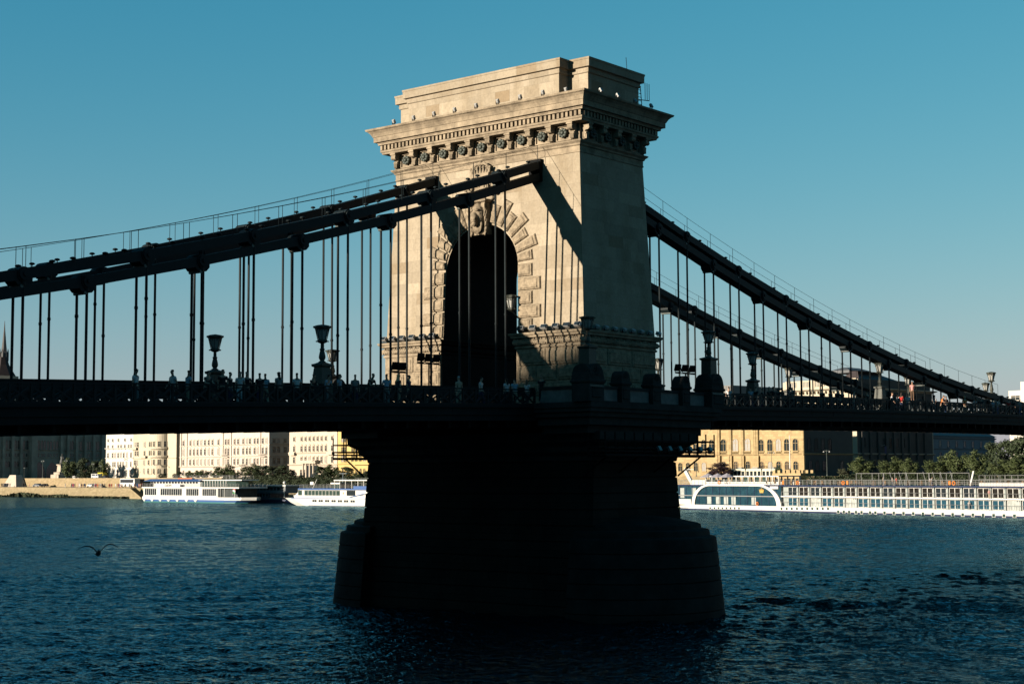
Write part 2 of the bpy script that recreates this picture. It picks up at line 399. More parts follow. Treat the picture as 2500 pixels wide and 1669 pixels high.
# ---- pier
def pier():
    b = MB()
    z = -1.5
    def pa(z): return 4.64+(11.28-z)*.085
    def pb(z): return 9.9+(11.28-z)*.03
    zs = [-1.5+1.02*i for i in range(13)]
    for z0, z1 in zip(zs, zs[1:]):
        rings = []
        for zz, ins in ((z0, .09), (z0+.07, 0), (z1-.07, 0), (z1, .09)):
            a = pa(zz)-ins; c = pb(zz)-ins; rings.append([(-a,-c,zz), (a,-c,zz), (a,c,zz), (-a,c,zz)])
        b.loft(rings)
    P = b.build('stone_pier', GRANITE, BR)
    for s in (-1, 1):
        b = MB(); prof = []
        for i in range(8):
            z0 = -1.5+i*.925; r = 6.5-(z0-.9)*.105
            prof += [(r-.07, z0), (r, z0+.07), (r-.09, z0+.86)]
        prof += [(5.9, 5.9), (5.62, 5.96), (5.58, 6.0), (5.54, 6.3), (5.46, 6.36), (5.08, 6.4), (5.03, 6.45), (4.98, 6.68), (4.8, 6.76), (3.9, 6.95), (2.6, 7.15), (1.2, 7.3), (.05, 7.34)]
        b.lathe(prof, (0, s*8.9, 0), 48, math.pi if s < 0 else 0, 2*math.pi if s < 0 else math.pi)
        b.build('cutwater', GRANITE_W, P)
    # corbelled head under the roadway
    b = MB()
    b.sweep(0, 0, 4.3, 9.75, [(0, 10.7), (.3, 10.8), (.35, 11.1), (.75, 11.35), (.8, 11.7), (1.3, 12.0), (1.35, 12.62)])
    b.box(-4.2, 4.2, -9.6, 9.6, 12.4, 13.35)
    b.build('corbel_course', BALC, P)
pier()

# ---- tower shaft with its arch
ARCH = [(-3.3, 19.2)]
def jamb(z): return 3.42-(z-16.5)*.03
def arch_pts(n=22):
    zs = 23.75; r = jamb(zs); out = []
    for i in range(n+1):
        t = math.pi*i/n; out.append((r*math.cos(t), zs+r*math.sin(t)*1.0))
    return out
TOWER = None
VAULT_SHADE = mat('shade toned vault stone', (.012,.011,.01), .9, .4, 1.5, bump=.3, spec=.1)  # archway shade put into the stone colour
def shade_inner(b, i0, side):  # recolours faces turned to the archway with that painted shade
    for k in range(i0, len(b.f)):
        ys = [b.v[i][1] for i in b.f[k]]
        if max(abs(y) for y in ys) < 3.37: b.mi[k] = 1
def tower():
    global TOWER
    z0, z1 = 19.2, 31.36
    ap = arch_pts()
    outline = [(-sb(z0), z0), (-jamb(z0), z0)] + [(-y, z) for y, z in ap] + [(jamb(z0), z0), (sb(z0), z0), (sb(z1), z1), (-sb(z1), z1)]
    n = len(outline); b = MB()
    W = [(-sa(z), y, z) for y, z in outline]; E = [(sa(z), y, z) for y, z in outline]
    # west and east faces as quads around the arch so that shading stays clean
    JL = []; k = len(ap)+2                                     # outline edges 1..k bound the archway
    b.add(W+E, [(i, i+n, (i+1) % n+n, (i+1) % n) for i in range(n) if not 1 <= i <= k])
    v = MB(); m_ = k+1; v.add(W[1:k+2]+E[1:k+2], [(i, i+m_, i+1+m_, i+1) for i in range(k)])
    for s in (-1, 1): q = MB(); q.add([(-4.28, s*3.235, 13.4), (4.28, s*3.235, 13.4), (4.28, s*3.235, 18.16), (-4.28, s*3.235, 18.16)], [(0,1,2,3)]); JL.append(q)
    for X, flip in ((-1, 0), (1, 1)):
        pts = lambda y, z: (X*sa(z), y, z)
        fs = []; vs = []
        def quad(p):
            k = len(vs); vs.extend(pts(*q) for q in p); fs.append(tuple(k+i for i in (range(4) if not flip else range(3, -1, -1))))
        zs = 23.75
        for sd in (1, -1):
            quad([(sd*jamb(z0), z0), (sd*sb(z0), z0), (sd*sb(zs), zs), (sd*jamb(zs), zs)])
            a2 = [p for p in ap if p[0]*1 >= -1e-6]
            for p, q in zip(a2, a2[1:]):
                def outp(c):
                    t = math.atan2(c[1]-zs, c[0]); return (sd*(sb(c[1])), c[1])
                quad([(sd*p[0], p[1]), outp(p), outp(q), (sd*q[0], q[1])])
        top = ap[len(ap)//2]
        quad([(-sb(top[1]), top[1]), (sb(top[1]), top[1]), (sb(z1), z1), (-sb(z1), z1)])
        b.add(vs, fs)
    TOWER = b.build('tower', STONE, BR)
    v.build('arch_vault', VAULT_SHADE, TOWER)
    for q in JL: q.build('jamb_shade', VAULT_SHADE, TOWER)  # dark sheets standing for shade on the inner pedestal sides
    # string lines below the architrave
    b = MB(); b.sweep(0, 0, sa(30.95), sb(30.95), [(-.02, 30.9), (.05, 30.93), (.05, 31.02), (.02, 31.05), (.035, 31.3), (.0, 31.36)], cap=False)
    b.build('string_course', STONE_P, TOWER)
    # pedestals left and right of the archway
    for s in (-1, 1):
        y0, y1 = 3.36, 8.62; cy = s*(y0+y1)/2; hb = (y1-y0)/2; A = 4.3
        b = MB(); b.sweep(0, cy, A, hb, [(.12, 13.2), (.12, 14.9), (0.02, 15.0), (0, 18.25)])
        rows = [(15.05, 15.95), (16.02, 16.98), (17.05, 18.15)]
        for ri, (za, zb) in enumerate(rows):
            cuts = [y0+.06, y0+1.75, y0+3.4, y1-.06] if ri % 2 else [y0+.06, y0+2.5, y1-.06]
            for ya, yb in zip(cuts, cuts[1:]):
                q = frustum(b, [(s*(ya+.04), za), (s*(yb-.04), za), (s*(yb-.04), zb), (s*(ya+.04), zb)], .05, 0, .07, lambda u, z, o: (-A-o, u, z))
                q = frustum(b, [(s*(ya+.2), za+.16), (s*(yb-.2), za+.16), (s*(yb-.2), zb-.16), (s*(ya+.2), zb-.16)], .06, .07, .12, lambda u, z, o: (-A-o, u, z))
            cuts = [-A+.06, -A+2.0, -A+4.6, A-1.9, A-.06] if ri % 2 else [-A+.06, -A+2.9, A-2.9, A-.06]
            for xa, xb in zip(cuts, cuts[1:]):
                frustum(b, [(xa+.04, za), (xb-.04, za), (xb-.04, zb), (xa+.04, zb)], .05, 0, .07, lambda u, z, o: (u, s*(y1+o), z))
                frustum(b, [(xa+.2, za+.16), (xb-.2, za+.16), (xb-.2, zb-.16), (xa+.2, zb-.16)], .06, .07, .12, lambda u, z, o: (u, s*(y1+o), z))
        P = b.build('pedestal', STONE_R, TOWER)
    for s in (-1, 1):
        y0, y1 = 3.36, 8.62; cy = s*(y0+y1)/2; hb = (y1-y0)/2; A = 4.3
        b = MB(); b.sweep(0, cy, A, hb, [(.0, 18.17), (.09, 18.22), (.1, 18.32), (.03, 18.36), (.02, 18.4), (.13, 18.45), (.2, 18.56), (.21, 18.66), (.14, 18.78), (.04, 18.84), (.02, 18.87)])
        # woven leaf wreath on the round moulding
        per = [(-A, s*y0, 0, s), (-A, s*y1, 1, 0)]
        k = 0; y = y0+.08
        while y < y1:
            d = .14 if (k // 3) % 2 else -.14
            b.beam((-A-.14, s*(y-d), 18.44), (-A-.17, s*(y+d), 18.84), .05, .12, side=(0, 1, 0)); y += .16; k += 1
        x = -A
        while x < A:
            d = .14 if (k // 3) % 2 else -.14
            b.beam((x-d, s*(y1+.14), 18.44), (x+d, s*(y1+.17), 18.84), .05, .12, side=(1, 0, 0)); x += .16; k += 1
        shade_inner(b, 0, s); b.build('wreath_moulding', [STONE_P, VAULT_SHADE], TOWER)
        b = MB(); b.sweep(0, cy, A, hb, [(.05, 18.86), (.28, 18.9), (.30, 19.02), (.36, 19.06), (.40, 19.12), (.41, 19.21), (.2, 19.24), (-.6, 19.3)])
        shade_inner(b, 0, s); b.build('ledge', [STONE_P, VAULT_SHADE], TOWER)
    # voussoirs
    def stone(poly):
        b = MB(); frustum(b, poly, .06, 0, .13, westf)
        c = Vector((sum(p[0] for p in poly)/4, sum(p[1] for p in poly)/4))
        inner = [tuple(c+(Vector(p)-c)*k) for p, k in zip(poly, (.78,)*4)]
        frustum(b, inner, .07, .13, .2, westf)
        b.build('arch_stone', STONE_R, TOWER)
    for s in (-1, 1):
        z = 19.32; k = 0
        while z < 23.5:
            h = .88; L = 1.95 if k % 2 else 1.25
            if s < 0 or True: stone([(s*(jamb(z)+.02), z), (s*(jamb(z)+L), z), (s*(jamb(z+h)+L), z+h), (s*(jamb(z+h)+.02), z+h)])
            z += .93; k += 1
        n = 7; t0 = R(3); t1 = R(78)
        for i in range(n):
            a = t0+(t1-t0)*i/n+R(.7); c = t0+(t1-t0)*(i+1)/n-R(.7); r0 = jamb(23.75)+.02; r1 = r0+(1.3 if i % 2 == 0 else 1.85)
            zs = 23.85
            stone([(s*r0*math.cos(a), zs+r0*math.sin(a)), (s*r1*math.cos(a), zs+r1*math.sin(a)), (s*r1*math.cos(c), zs+r1*math.sin(c)), (s*r0*math.cos(c), zs+r0*math.sin(c))])
    # keystone carved as a lion's head on a scroll
    b = MB(Matrix.Diagonal((1, .8, 1, 1))); X = -sa(27.6); b.smooth = True
    b.m = 0
    b.ball((X-.35, 0, 27.55), .62, .66, .85, 14, 10)              # skull
    b.ball((X-.88, 0, 27.3), .34, .36, .42, 12, 8)                # muzzle
    b.ball((X-1.08, 0, 27.42), .14, .2, .12, 8, 6)                # nose
    b.ball((X-.85, 0, 26.9), .25, .24, .22, 10, 6)                # jaw
    for s in (-1, 1):
        b.ball((X-.86, s*.27, 27.82), .16, .2, .1, 8, 6)          # brow
        b.ball((X-.5, s*.55, 28.2), .16, .16, .2, 8, 6)           # ear
        for i in range(9):                                         # mane locks
            t = R(100-24*i); rr = .78
            b.tube((X-.3, s*rr*abs(math.cos(t*.5+.4)), 27.5+.9*math.sin(t)), (X-.5, s*(rr*abs(math.cos(t*.5+.4))+.05), 27.0+.9*math.sin(t)), .16, 7, .05)
    for i in range(7):
        y = -.45+.15*i; b.tube((X-.5, y, 27.0), (X-.62, y*.8, 26.15+abs(y)*.5), .13, 7, .04)
    b.smooth = False
    b.box(X-.35, X+.2, -.8, .8, 26.2, 28.4)
    for s in (-1, 1):
        b.tube((X-.3, s*.62, 28.15), (X-.3, s*.84, 28.15), .34, 14); b.tube((X-.3, s*.8, 28.15), (X-.3, s*.9, 28.15), .16, 10)
    b.sweep(X-.25, 0, .3, .85, [(0, 28.35), (.2, 28.42), (.22, 28.55), (.1, 28.6)])
    b.build('lion_keystone', STONE_R, TOWER)
    # coat of arms over the arch
    b = MB(); X = lambda z: -sa(z)
    def rel(y, z, o): return (-sa(z)-o, y, z)
    sh = [(-.62, 30.05), (.62, 30.05), (.66, 29.3), (.4, 28.85), (0, 28.62), (-.4, 28.85), (-.66, 29.3)]
    frustum(b, sh, .06, 0, .22, rel); frustum(b, [(y*.82, 29.4+(z-29.4)*.82) for y, z in sh], .04, .22, .27, rel)
    for k in range(4): frustum(b, [(.08, 28.95+.28*k), (.5, 28.95+.28*k), (.5, 29.08+.28*k), (.08, 29.08+.28*k)], .01, .27, .33, rel)
    frustum(b, [(-.34, 28.95), (-.26, 28.95), (-.26, 29.85), (-.34, 29.85)], .01, .27, .34, rel)
    for z in (29.35, 29.6): frustum(b, [(-.48, z), (-.12, z), (-.12, z+.08), (-.48, z+.08)], .01, .27, .34, rel)
    for s in (-1, 1):                                              # scrolled leaves either side
        for i in range(9):
            t = i/8; y = s*(.75+.35*math.sin(t*5)); z = 28.6+1.9*t
            b.ball((-sa(z)-.12, y, z), .12, .17, .2, 8, 6)
    frustum(b, [(-.8, 30.14), (.8, 30.14), (.86, 30.46), (-.86, 30.46)], .03, 0, .46, rel)   # crown band
    for i in range(7):
        y = -.75+.25*i; h = .34-.1*abs(i-3)/3; b.tube((-sa(30.4)-.3, y, 30.44), (-sa(30.8)-.34, y*1.12, 30.5+h), .13, 8, .06); b.ball((-sa(30.8)-.34, y*1.12, 30.56+h), .1)
    for s in (-1, 1):
        b.path([(-sa(30.4)-.3, s*.74, 30.6), (-sa(30.8)-.32, s*.62, 30.95), (-sa(31)-.3, s*.3, 31.12), (-sa(31)-.3, 0, 31.1)], .1, 7)
        b.path([(-sa(30)-.2, s*.75, 30.0), (-sa(30)-.26, s*1.05, 29.8), (-sa(30)-.26, s*1.15, 29.4), (-sa(30)-.22, s*.85, 29.1), (-sa(30)-.22, s*1.05, 28.8)], .11, 7)
        for z, y in ((29.95, 1.2), (29.5, 1.45), (29.0, 1.3), (28.7, .9)): b.ball((-sa(z)-.14, s*y, z), .14, .2, .16, 8, 6)
    b.ball((-sa(31)-.3, 0, 31.2), .14)
    b.build('coat_of_arms', STONE_P, TOWER)
    # entablature
    b = MB()
    b.sweep(0, 0, 3.61, 8.19, [(-.02, 31.3), (.06, 31.36), (.12, 31.4), (.15, 31.5), (.29, 31.62), (.32, 31.71), (.09, 31.74), (.08, 32.8), (.72, 32.84), (.76, 32.96), (.82, 33.0), (.84, 33.12),
        (.36, 33.14), (.36, 33.48), (.95, 33.5), (.94, 33.58), (1.0, 33.68), (1.17, 33.70), (1.18, 34.05), (1.22, 34.07), (1.26, 34.16), (1.34, 34.3), (1.47, 34.44), (1.58, 34.5), (1.6, 34.54), (1.63, 34.62), (1.3, 34.66), (-1, 34.75)])
    y = -8.19-.74
    while y < 8.95:
        for X in (-1, 1): b.box(X*(3.61+.60)-.24, X*(3.61+.60)+.24, y, y+.19, 33.142, 33.478)
        y += .355
    x = -4.2
    while x < 4.2:
        for Y in (-1, 1): b.box(x, x+.19, Y*(8.19+.60)-.24, Y*(8.19+.60)+.24, 33.142, 33.478)
        x += .355
    b.build('cornice', STONE_P, TOWER)
    def bracket(M):
        b = MB(M @ Matrix.Diagonal((.74, 1.25, 1, 1))); b.box(-.26, .26, 0, .1, 31.78, 32.5)
        b.loft([[(-.2, .06, 31.76), (.2, .06, 31.76), (.2, .14, 31.76), (-.2, .14, 31.76)], [(-.22, .06, 32.05), (.22, .06, 32.05), (.22, .26, 32.05), (-.22, .26, 32.05)],
                [(-.24, .06, 32.3), (.24, .06, 32.3), (.24, .2, 32.3), (-.24, .2, 32.3)], [(-.26, .06, 32.5), (.26, .06, 32.5), (.26, .46, 32.5), (-.26, .46, 32.5)], [(-.28, .06, 32.7), (.28, .06, 32.7), (.28, .5, 32.7), (-.28, .5, 32.7)]])
        for i in range(5): b.box(-.19+.08*i, -.14+.08*i, .1, .3, 31.8, 32.25)
        b.tube((-.27, .36, 32.5), (.27, .36, 32.5), .15, 12); b.tube((-.24, .2, 32.17), (.24, .2, 32.17), .1, 10)
        b.box(-.33, .33, .04, .54, 32.7, 32.82)
        return b.build('bracket', STONE_P, TOWER)
    def rosette(M):
        b = MB(M @ Matrix.Translation((0, 0, 32.28)) @ Matrix.Diagonal((1.25, 1.5, 1.15, 1)) @ Matrix.Translation((0, 0, -32.28))); b.m = 1
        for (x0, x1, z0, z1) in ((-.5, .5, 31.84, 31.9), (-.5, .5, 32.66, 32.72), (-.5, -.44, 31.9, 32.66), (.44, .5, 31.9, 32.66)): b.box(x0, x1, .0, .07, z0, z1)
        b.m = 0; b.smooth = True
        for i in range(8):
            t = 2*math.pi*i/8; b.ball((.2*math.cos(t), .12, 32.28+.2*math.sin(t)), .1, .09, .1, 8, 6)
        b.ball((0, .15, 32.28), .11, .1, .11, 8, 6)
        b.ball((0, .06, 32.28), .24, .07, .24, 12, 6)
        return b.build('rosette', [BRONZE, STONE_P], TOWER)
    def onw(y): return Matrix.Translation((-3.69, y, 0)) @ Matrix.Rotation(R(90), 4, 'Z')
    def ons(x): return Matrix.Translation((x, -8.27, 0)) @ Matrix.Rotation(R(180), 4, 'Z')
    for i in range(10): bracket(onw(-7.9+i*15.8/9))
    for i in range(9): rosette(onw(-7.9+(i+.5)*15.8/9))
    for i in range(5): bracket(ons(-3.3+i*1.65))
    for i in range(4): rosette(ons(-3.3+(i+.5)*1.65))
    # attic
    b = MB()
    b.sweep(0, 0, 2.92, 8.42, [(0, 34.6), (0, 36.28), (.08, 36.32), (.12, 36.46), (.08, 36.5), (.1, 36.62), (.29, 36.66), (.30, 37.12), (.33, 37.15), (.34, 37.27), (.1, 37.3)])
    b.sweep(0, 0, 3.90, 6.76, [(0, 34.6), (0, 36.285), (.08, 36.325), (.12, 36.465), (.08, 36.505), (.1, 36.625), (.29, 36.665), (.30, 37.125), (.33, 37.155), (.34, 37.275), (.1, 37.305)])
    b.build('attic', STONE, TOWER)
    b = MB()                                                        # roof ladder with a hand hoop
    for x in (3.5, 4.0): b.tube((x, -8.0, 34.7), (x-.25, -8.0, 36.7), .03, 6)
    for i in range(8): b.tube((3.47-.02*i, -8.0, 34.9+.25*i), (3.97-.02*i, -8.0, 34.9+.25*i), .02, 5)
    for x in (3.9, 4.15, 4.4): b.tube((x, -8.3, 35.7), (x, -8.3, 36.9), .022, 5)
    b.tube((3.3, -8.1, 35.65), (4.4, -8.3, 35.72), .03, 5)
    b.build('roof_ladder', IRON_D, TOWER)
    b = MB(); b.tube((1.6, -8.4, 37.3), (1.5, -8.4, 38.2), .02, 5); b.build('lightning_rod', IRON_D, TOWER)
tower()

# ---- balcony round the pier at walkway level
def balcony(s):
    D = 14.4; X = 7.0; Y = 11.3
    b = MB()
    # floor slab and stepped cornice under it
    for o, z0, z1 in ((.55, 14.05, 14.4), (.45, 13.8, 14.05), (.25, 13.5, 13.8), (0, 13.0, 13.5), (-.5, 12.5, 13.0)):
        y0, y1 = sorted((s*7.25, s*(Y+o))); b.box(-X-o, X+o, y0, y1, z0, z1-.003)
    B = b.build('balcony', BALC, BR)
    for x in (-4.8, -1.6, 1.6, 4.8):                                # scrolled brackets below
        b = MB()
        for k in range(3): b.tube((x-.3+.3*k-.1, s*(Y-.9), 12.6), (x-.3+.3*k+.1, s*(Y-.9), 12.6), .42, 14)
        b.box(x-.5, x+.5, min(s*(Y-1.6), s*(Y-.7)), max(s*(Y-1.6), s*(Y-.7)), 12.2, 12.9)
        b.build('balcony_bracket', BALC, B)
    px = [-X, -3.5, 0, 3.5, X]
    for a, c in zip(px, px[1:]):
        b = MB(); w = .75 if abs(a) == X or abs(c) == X else .5
        xa = a+(.8 if a == -X else .48); xc = c-(.8 if c == X else .48)
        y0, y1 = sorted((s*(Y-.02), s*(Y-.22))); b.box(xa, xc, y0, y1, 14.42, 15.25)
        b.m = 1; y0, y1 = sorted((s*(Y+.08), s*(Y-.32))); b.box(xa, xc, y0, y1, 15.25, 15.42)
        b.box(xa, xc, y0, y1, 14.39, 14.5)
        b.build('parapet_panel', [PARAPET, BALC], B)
    for sx in (-1, 1):                                              # returns back to the walkway railing
        b = MB(); y0, y1 = sorted((s*(Y-.8), s*7.5)); b.box(*sorted((sx*(X+.1), sx*(X-.1))), y0, y1, 14.42, 15.25)
        b.m = 1; b.box(*sorted((sx*(X+.2), sx*(X-.2))), y0, y1, 15.25, 15.42)
        b.build('parapet_panel', [PARAPET, BALC], B)
    for x in px:                                                    # round-headed piers with fan panels, the corner ones bigger
        big = abs(x) == X; h = .76 if big else .46
        b = MB()
        y = s*(Y-.1)
        b.box(x-h, x+h, y-h*.9, y+h*.9, 14.4, 15.55)
        b.sweep(x, y, h, h*.9, [(0, 15.5), (.07, 15.56), (.09, 15.68), (.02, 15.74), (.0, 16.0)])
        hh = h*.95
        arc = [(hh*math.cos(math.pi*i/12), 16.0+hh*math.sin(math.pi*i/12)) for i in range(13)]
        n = 13
        b.add([(x+u, y-h*.9, z) for u, z in arc]+[(x+u, y+h*.9, z) for u, z in arc], [(i, i+1, n+i+1, n+i) for i in range(n-1)]+[tuple(range(n-1, -1, -1)), tuple(range(n, 2*n))])
        if big: b.add([(x-h*.9, y+u, z) for u, z in arc]+[(x+h*.9, y+u, z) for u, z in arc], [(i, i+1, n+i+1, n+i) for i in range(n-1)]+[tuple(range(n-1, -1, -1)), tuple(range(n, 2*n))])
        for i in range(7):                                          # fan ribs
            t = math.pi*(i+.5)/7; b.beam((x, y+s*h*.93, 16.0), (x+hh*.72*math.cos(t), y+s*h*.93, 16.0+hh*.72*math.sin(t)), .04, .05, side=(0, 1, 0))
        b.sweep(x, y+s*h*.9, h*.6, .02, [(.0, 14.65), (.04, 14.68), (.04, 14.72), (0, 14.75), (0, 15.2), (.04, 15.22), (.04, 15.28), (0, 15.3)])
        b.build('parapet_post', BALC, B)
    return B
balcony(-1); balcony(1)

# ---- roadway
def along(x0, x1, step=4.0):
    n = max(1, round(abs(x1-x0)/step)); return [x0+(x1-x0)*i/n for i in range(n+1)]
def run(b, xs, y0, y1, lo, hi):
    for a, c in zip(xs, xs[1:]):
        za, zc = deck(a), deck(c)
        b.add([(a,y0,za+lo),(c,y0,zc+lo),(c,y1,zc+lo),(a,y1,za+lo),(a,y0,za+hi),(c,y0,zc+hi),(c,y1,zc+hi),(a,y1,za+hi)],
              [(0,3,2,1),(4,5,6,7),(0,1,5,4),(2,3,7,6)])
    for x, o in ((xs[0], 0), (xs[-1], 1)):
        z = deck(x); b.add([(x,y0,z+lo),(x,y1,z+lo),(x,y1,z+hi),(x,y0,z+hi)], [(0,1,2,3)])
X0, X1 = -92, 150
def roadway():
    b = MB(); xs = along(X0, X1)
    run(b, xs, -7.1, -4.9, -.22, 0); run(b, xs, 4.9, 7.1, -.22, 0); run(b, xs, -4.9, 4.9, -.4, -.12)
    D = b.build('roadway', ROADM, BR)
    for s in (-1, 1):
        b = MB()
        for (w0, w1, lo, hi) in ((7.1, 7.38, -.1, .1), (7.1, 7.22, -.48, -.1), (7.1, 7.3, -.54, -.46), (7.1, 7.2, -.84, -.54), (7.1, 7.26, -.9, -.84)):
            y0, y1 = sorted((s*w0, s*w1)); run(b, xs, y0, y1, lo, hi-.002)
        x = X0
        while x < X1: b.box(x, x+.06, min(s*7.2, s*7.235), max(s*7.2, s*7.235), deck(x)-.47, deck(x)-.11); x += 3.66
        b.build('fascia', FASCIA, D)
    b = MB()
    for y in (-6.2, -4.65, -2.2, 2.2, 4.65, 6.2): run(b, xs, y-.12, y+.12, -1.25, -.42)
    x = X0
    while x < X1: b.box(x-.1, x+.1, -7.0, 7.0, deck(x)-1.3, deck(x)-.43); x += 1.83
    b.build('floor_beams', IRON_D, D)
    for s in (-1, 1):
        y0, y1 = sorted((s*4.95, s*5.05))                            # girders between footway and carriageway
        for seg in (along(X0, -4.6), along(4.6, X1)):
            b = MB()
            run(b, seg, y0, y1, .72, 1.2); run(b, seg, y0-.08, y1+.08, 1.2, 1.28); run(b, seg, y0-.05, y1+.05, .0, .12)
            x = seg[0]
            while x < seg[-1]-1:
                z = deck(x); b.box(x-.07, x+.07, y0-.05, y1+.05, z, z+1.2)
                b.beam((x, s*5, z+.1), (x+1.22, s*5, z+.75), .06, .09, side=(0,1,0)); b.beam((x, s*5, z+.75), (x+1.22, s*5, z+.1), .06, .09, side=(0,1,0))
                x += 1.22
            b.build('stiffening_girder', IRON, D)
roadway()
def railing(s, x0, x1):
    b = MB(); xs = along(x0, x1, 3.45); y = s*7.22
    run(b, xs, y-.06, y+.06, .98, 1.06); run(b, xs, y-.03, y+.03, .84, .88); run(b, xs, y-.04, y+.04, .08, .16)
    n = round((x1-x0)/1.15); 
    for i in range(n+1):
        x = x0+(x1-x0)*i/n; z = deck(x); b.box(x-.065, x+.065, y-.05, y+.05, z+.1, z+1.0)
        if i < n:
            c = x0+(x1-x0)*(i+1)/n; zc = deck(c)
            b.beam((x, y, z+.14), (c, y, zc+.86), .04, .1, side=(0,1,0)); b.beam((x, y-.0, z+.86), (c, y, zc+.14), .03, .1, side=(0,1,0))
    b.build('railing', IRON, BR)
for s in (-1, 1):
    railing(s, -91, -7.3); railing(s, 7.8, 149)
b = MB(); x = 43.1                                                  # triangular plate on the footway railing
b.add([(x-.5, -7.32, deck(x)+.1), (x+.5, -7.32, deck(x)+.1), (x+.12, -7.32, deck(x)+1.25), (x-.12, -7.32, deck(x)+1.25), (x-.5, -7.27, deck(x)+.1), (x+.5, -7.27, deck(x)+.1), (x+.12, -7.27, deck(x)+1.25), (x-.12, -7.27, deck(x)+1.25)],
      [(0,1,2,3),(7,6,5,4),(0,4,5,1),(1,5,6,2),(2,6,7,3),(3,7,4,0)])
b.build('gusset_plate', FASCIA, BR)

# ---- chains
def quad3(p, q, r):
    (x0, z0), (x1, z1), (x2, z2) = p, q, r
    return lambda x: z0*(x-x1)*(x-x2)/((x0-x1)*(x0-x2)) + z1*(x-x0)*(x-x2)/((x1-x0)*(x1-x2)) + z2*(x-x0)*(x-x1)/((x2-x0)*(x2-x1))
UPW = quad3((-7.4, 29.22), (-29.1, 22.78), (-43.3, 19.36)); UPE = quad3((13.93, 27.66), (28.69, 24.12), (50.89, 20.03))
def upz(x):
    return UPW(x) if x < 0 else UPE(x)
def loz(x): return upz(x)-.82
JOINTS = []
for side in (-1, 1):
    if side < 0:
        up_x = [-7.5-7.12*i for i in range(12)]; lo_x = [-11.06-7.12*i for i in range(11)]
    else:
        up_x = [6.55+7.4*i for i in range(13)]; lo_x = [10.22+7.42*i for i in range(12)]
    JOINTS.append((side, up_x, lo_x))
HANG = []
def chains():
    for side, up_x, lo_x in JOINTS:
        for s in (-1, 1):
            yc = s*4.66; xf = side*3.4; b = MB(); N_ = .75 if s > 0 else 0
            b.box(min(xf, side*3.9), max(xf, side*3.9), yc-.5, yc+.5, loz(side*3.6)-.35, upz(side*3.6)+.32)
            C = b.build('chain', IRON_D, BR)
            for xs, zf in (([x+N_ for x in up_x], upz), ([x+N_ for x in lo_x], loz)):
                pts = [xf]+xs
                for a, c in zip(pts, pts[1:]):
                    if zf(c) < deck(c)+.4: break
                    if s > 0 and side > 0 and a > 75: break
                    b = MB()
                    for o in (-.36, -.12, .12, .36): b.beam((a, yc+o, zf(a)), (c, yc+o, zf(c)), .17, .5, side=(0,1,0))
                    b.beam((a, yc, zf(a)+.2), (c, yc, zf(c)+.2), .6, .06, side=(0,1,0)); b.beam((a, yc, zf(a)-.2), (c, yc, zf(c)-.2), .6, .06, side=(0,1,0))
                    b.build('chain_link', IRON, C)
                for x in xs:
                    z = zf(x)
                    if z < deck(x)+.5: break
                    b = MB(); b.tube((x, yc-.5, z), (x, yc+.5, z), .37, 14)
                    b.tube((x, yc-.58, z), (x, yc-.5, z), .3, 14); b.tube((x, yc-.64, z), (x, yc-.56, z), .12, 8); b.tube((x, yc+.5, z), (x, yc+.58, z), .3, 14)
                    d = side*.5
                    b.loft([[(x-.5, yc+o, z-.1) for o in (-.42, .42)]+[(x-.5, yc+.42, z-.3), (x-.5, yc-.42, z-.3)], [(x-.28, yc+o, z+.1) for o in (-.42, .42)]+[(x-.28, yc+.42, z-.52), (x-.28, yc-.42, z-.52)],
                            [(x+.28, yc+o, z+.1) for o in (-.42, .42)]+[(x+.28, yc+.42, z-.52), (x+.28, yc-.42, z-.52)], [(x+.5, yc+o, z-.1) for o in (-.42, .42)]+[(x+.5, yc+.42, z-.3), (x+.5, yc-.42, z-.3)]])
                    b.m = 1; b.tube((x-.1, yc-.46, z-.56), (x-.1, yc+.46, z-.56), .09, 10)
                    b.build('chain_joint', [IRON, IRON_L], C)
                    for o in (-.4, .4): HANG.append((x, yc+o, z-.5, C))
            # handrail wires above the chain
            b = MB(); y1 = yc-.5; y2 = yc+.5; xs = along(side*4.2, side*(72 if side > 0 else 60), 3.3)
            if s > 0 and side > 0: xs = [x for x in xs if x < 62]
            for y in (y1, y2):
                q = [x for x in xs if y != y2 or side < 0 or x < 58]
                for i, x in enumerate(q):
                    xx = x+(1.2 if y == y2 else 0); b.tube((xx, y, upz(xx)+.2), (xx, y, upz(xx)+1.35), .017, 5)
                    if i: b.tube((lx, y, upz(lx)+1.33), (xx, y, upz(xx)+1.33), .014, 5)
                    lx = xx
            b.build('handrail', IRON, C)
chains()
HANG.sort(key=lambda h: (Vector(h[:3])-CP).length)
vis = [h for h in HANG if -50 < h[0] < 80]
rest = MB(); rest_parent = None
for i, (x, y, z, C) in enumerate(vis):
    b = rest if i >= 100 else MB()
    b.tube((x, y, deck(x)+.2), (x, y, z), .07, 8)
    zz = deck(x)+random.uniform(4, 6)
    b.tube((x, y, deck(x)+.1), (x, y, deck(x)+.7), .095, 8); b.tube((x, y, z-.02), (x, y, z+.22), .12, 8)
    if zz < z-1: b.tube((x, y, zz), (x, y, zz+.14), .095, 8)
    if i < 100: b.build('hanger_rod', IRON, C)
    else: rest_parent = C
rest.build('hanger_rod', IRON, rest_parent)['kind'] = 'stuff'

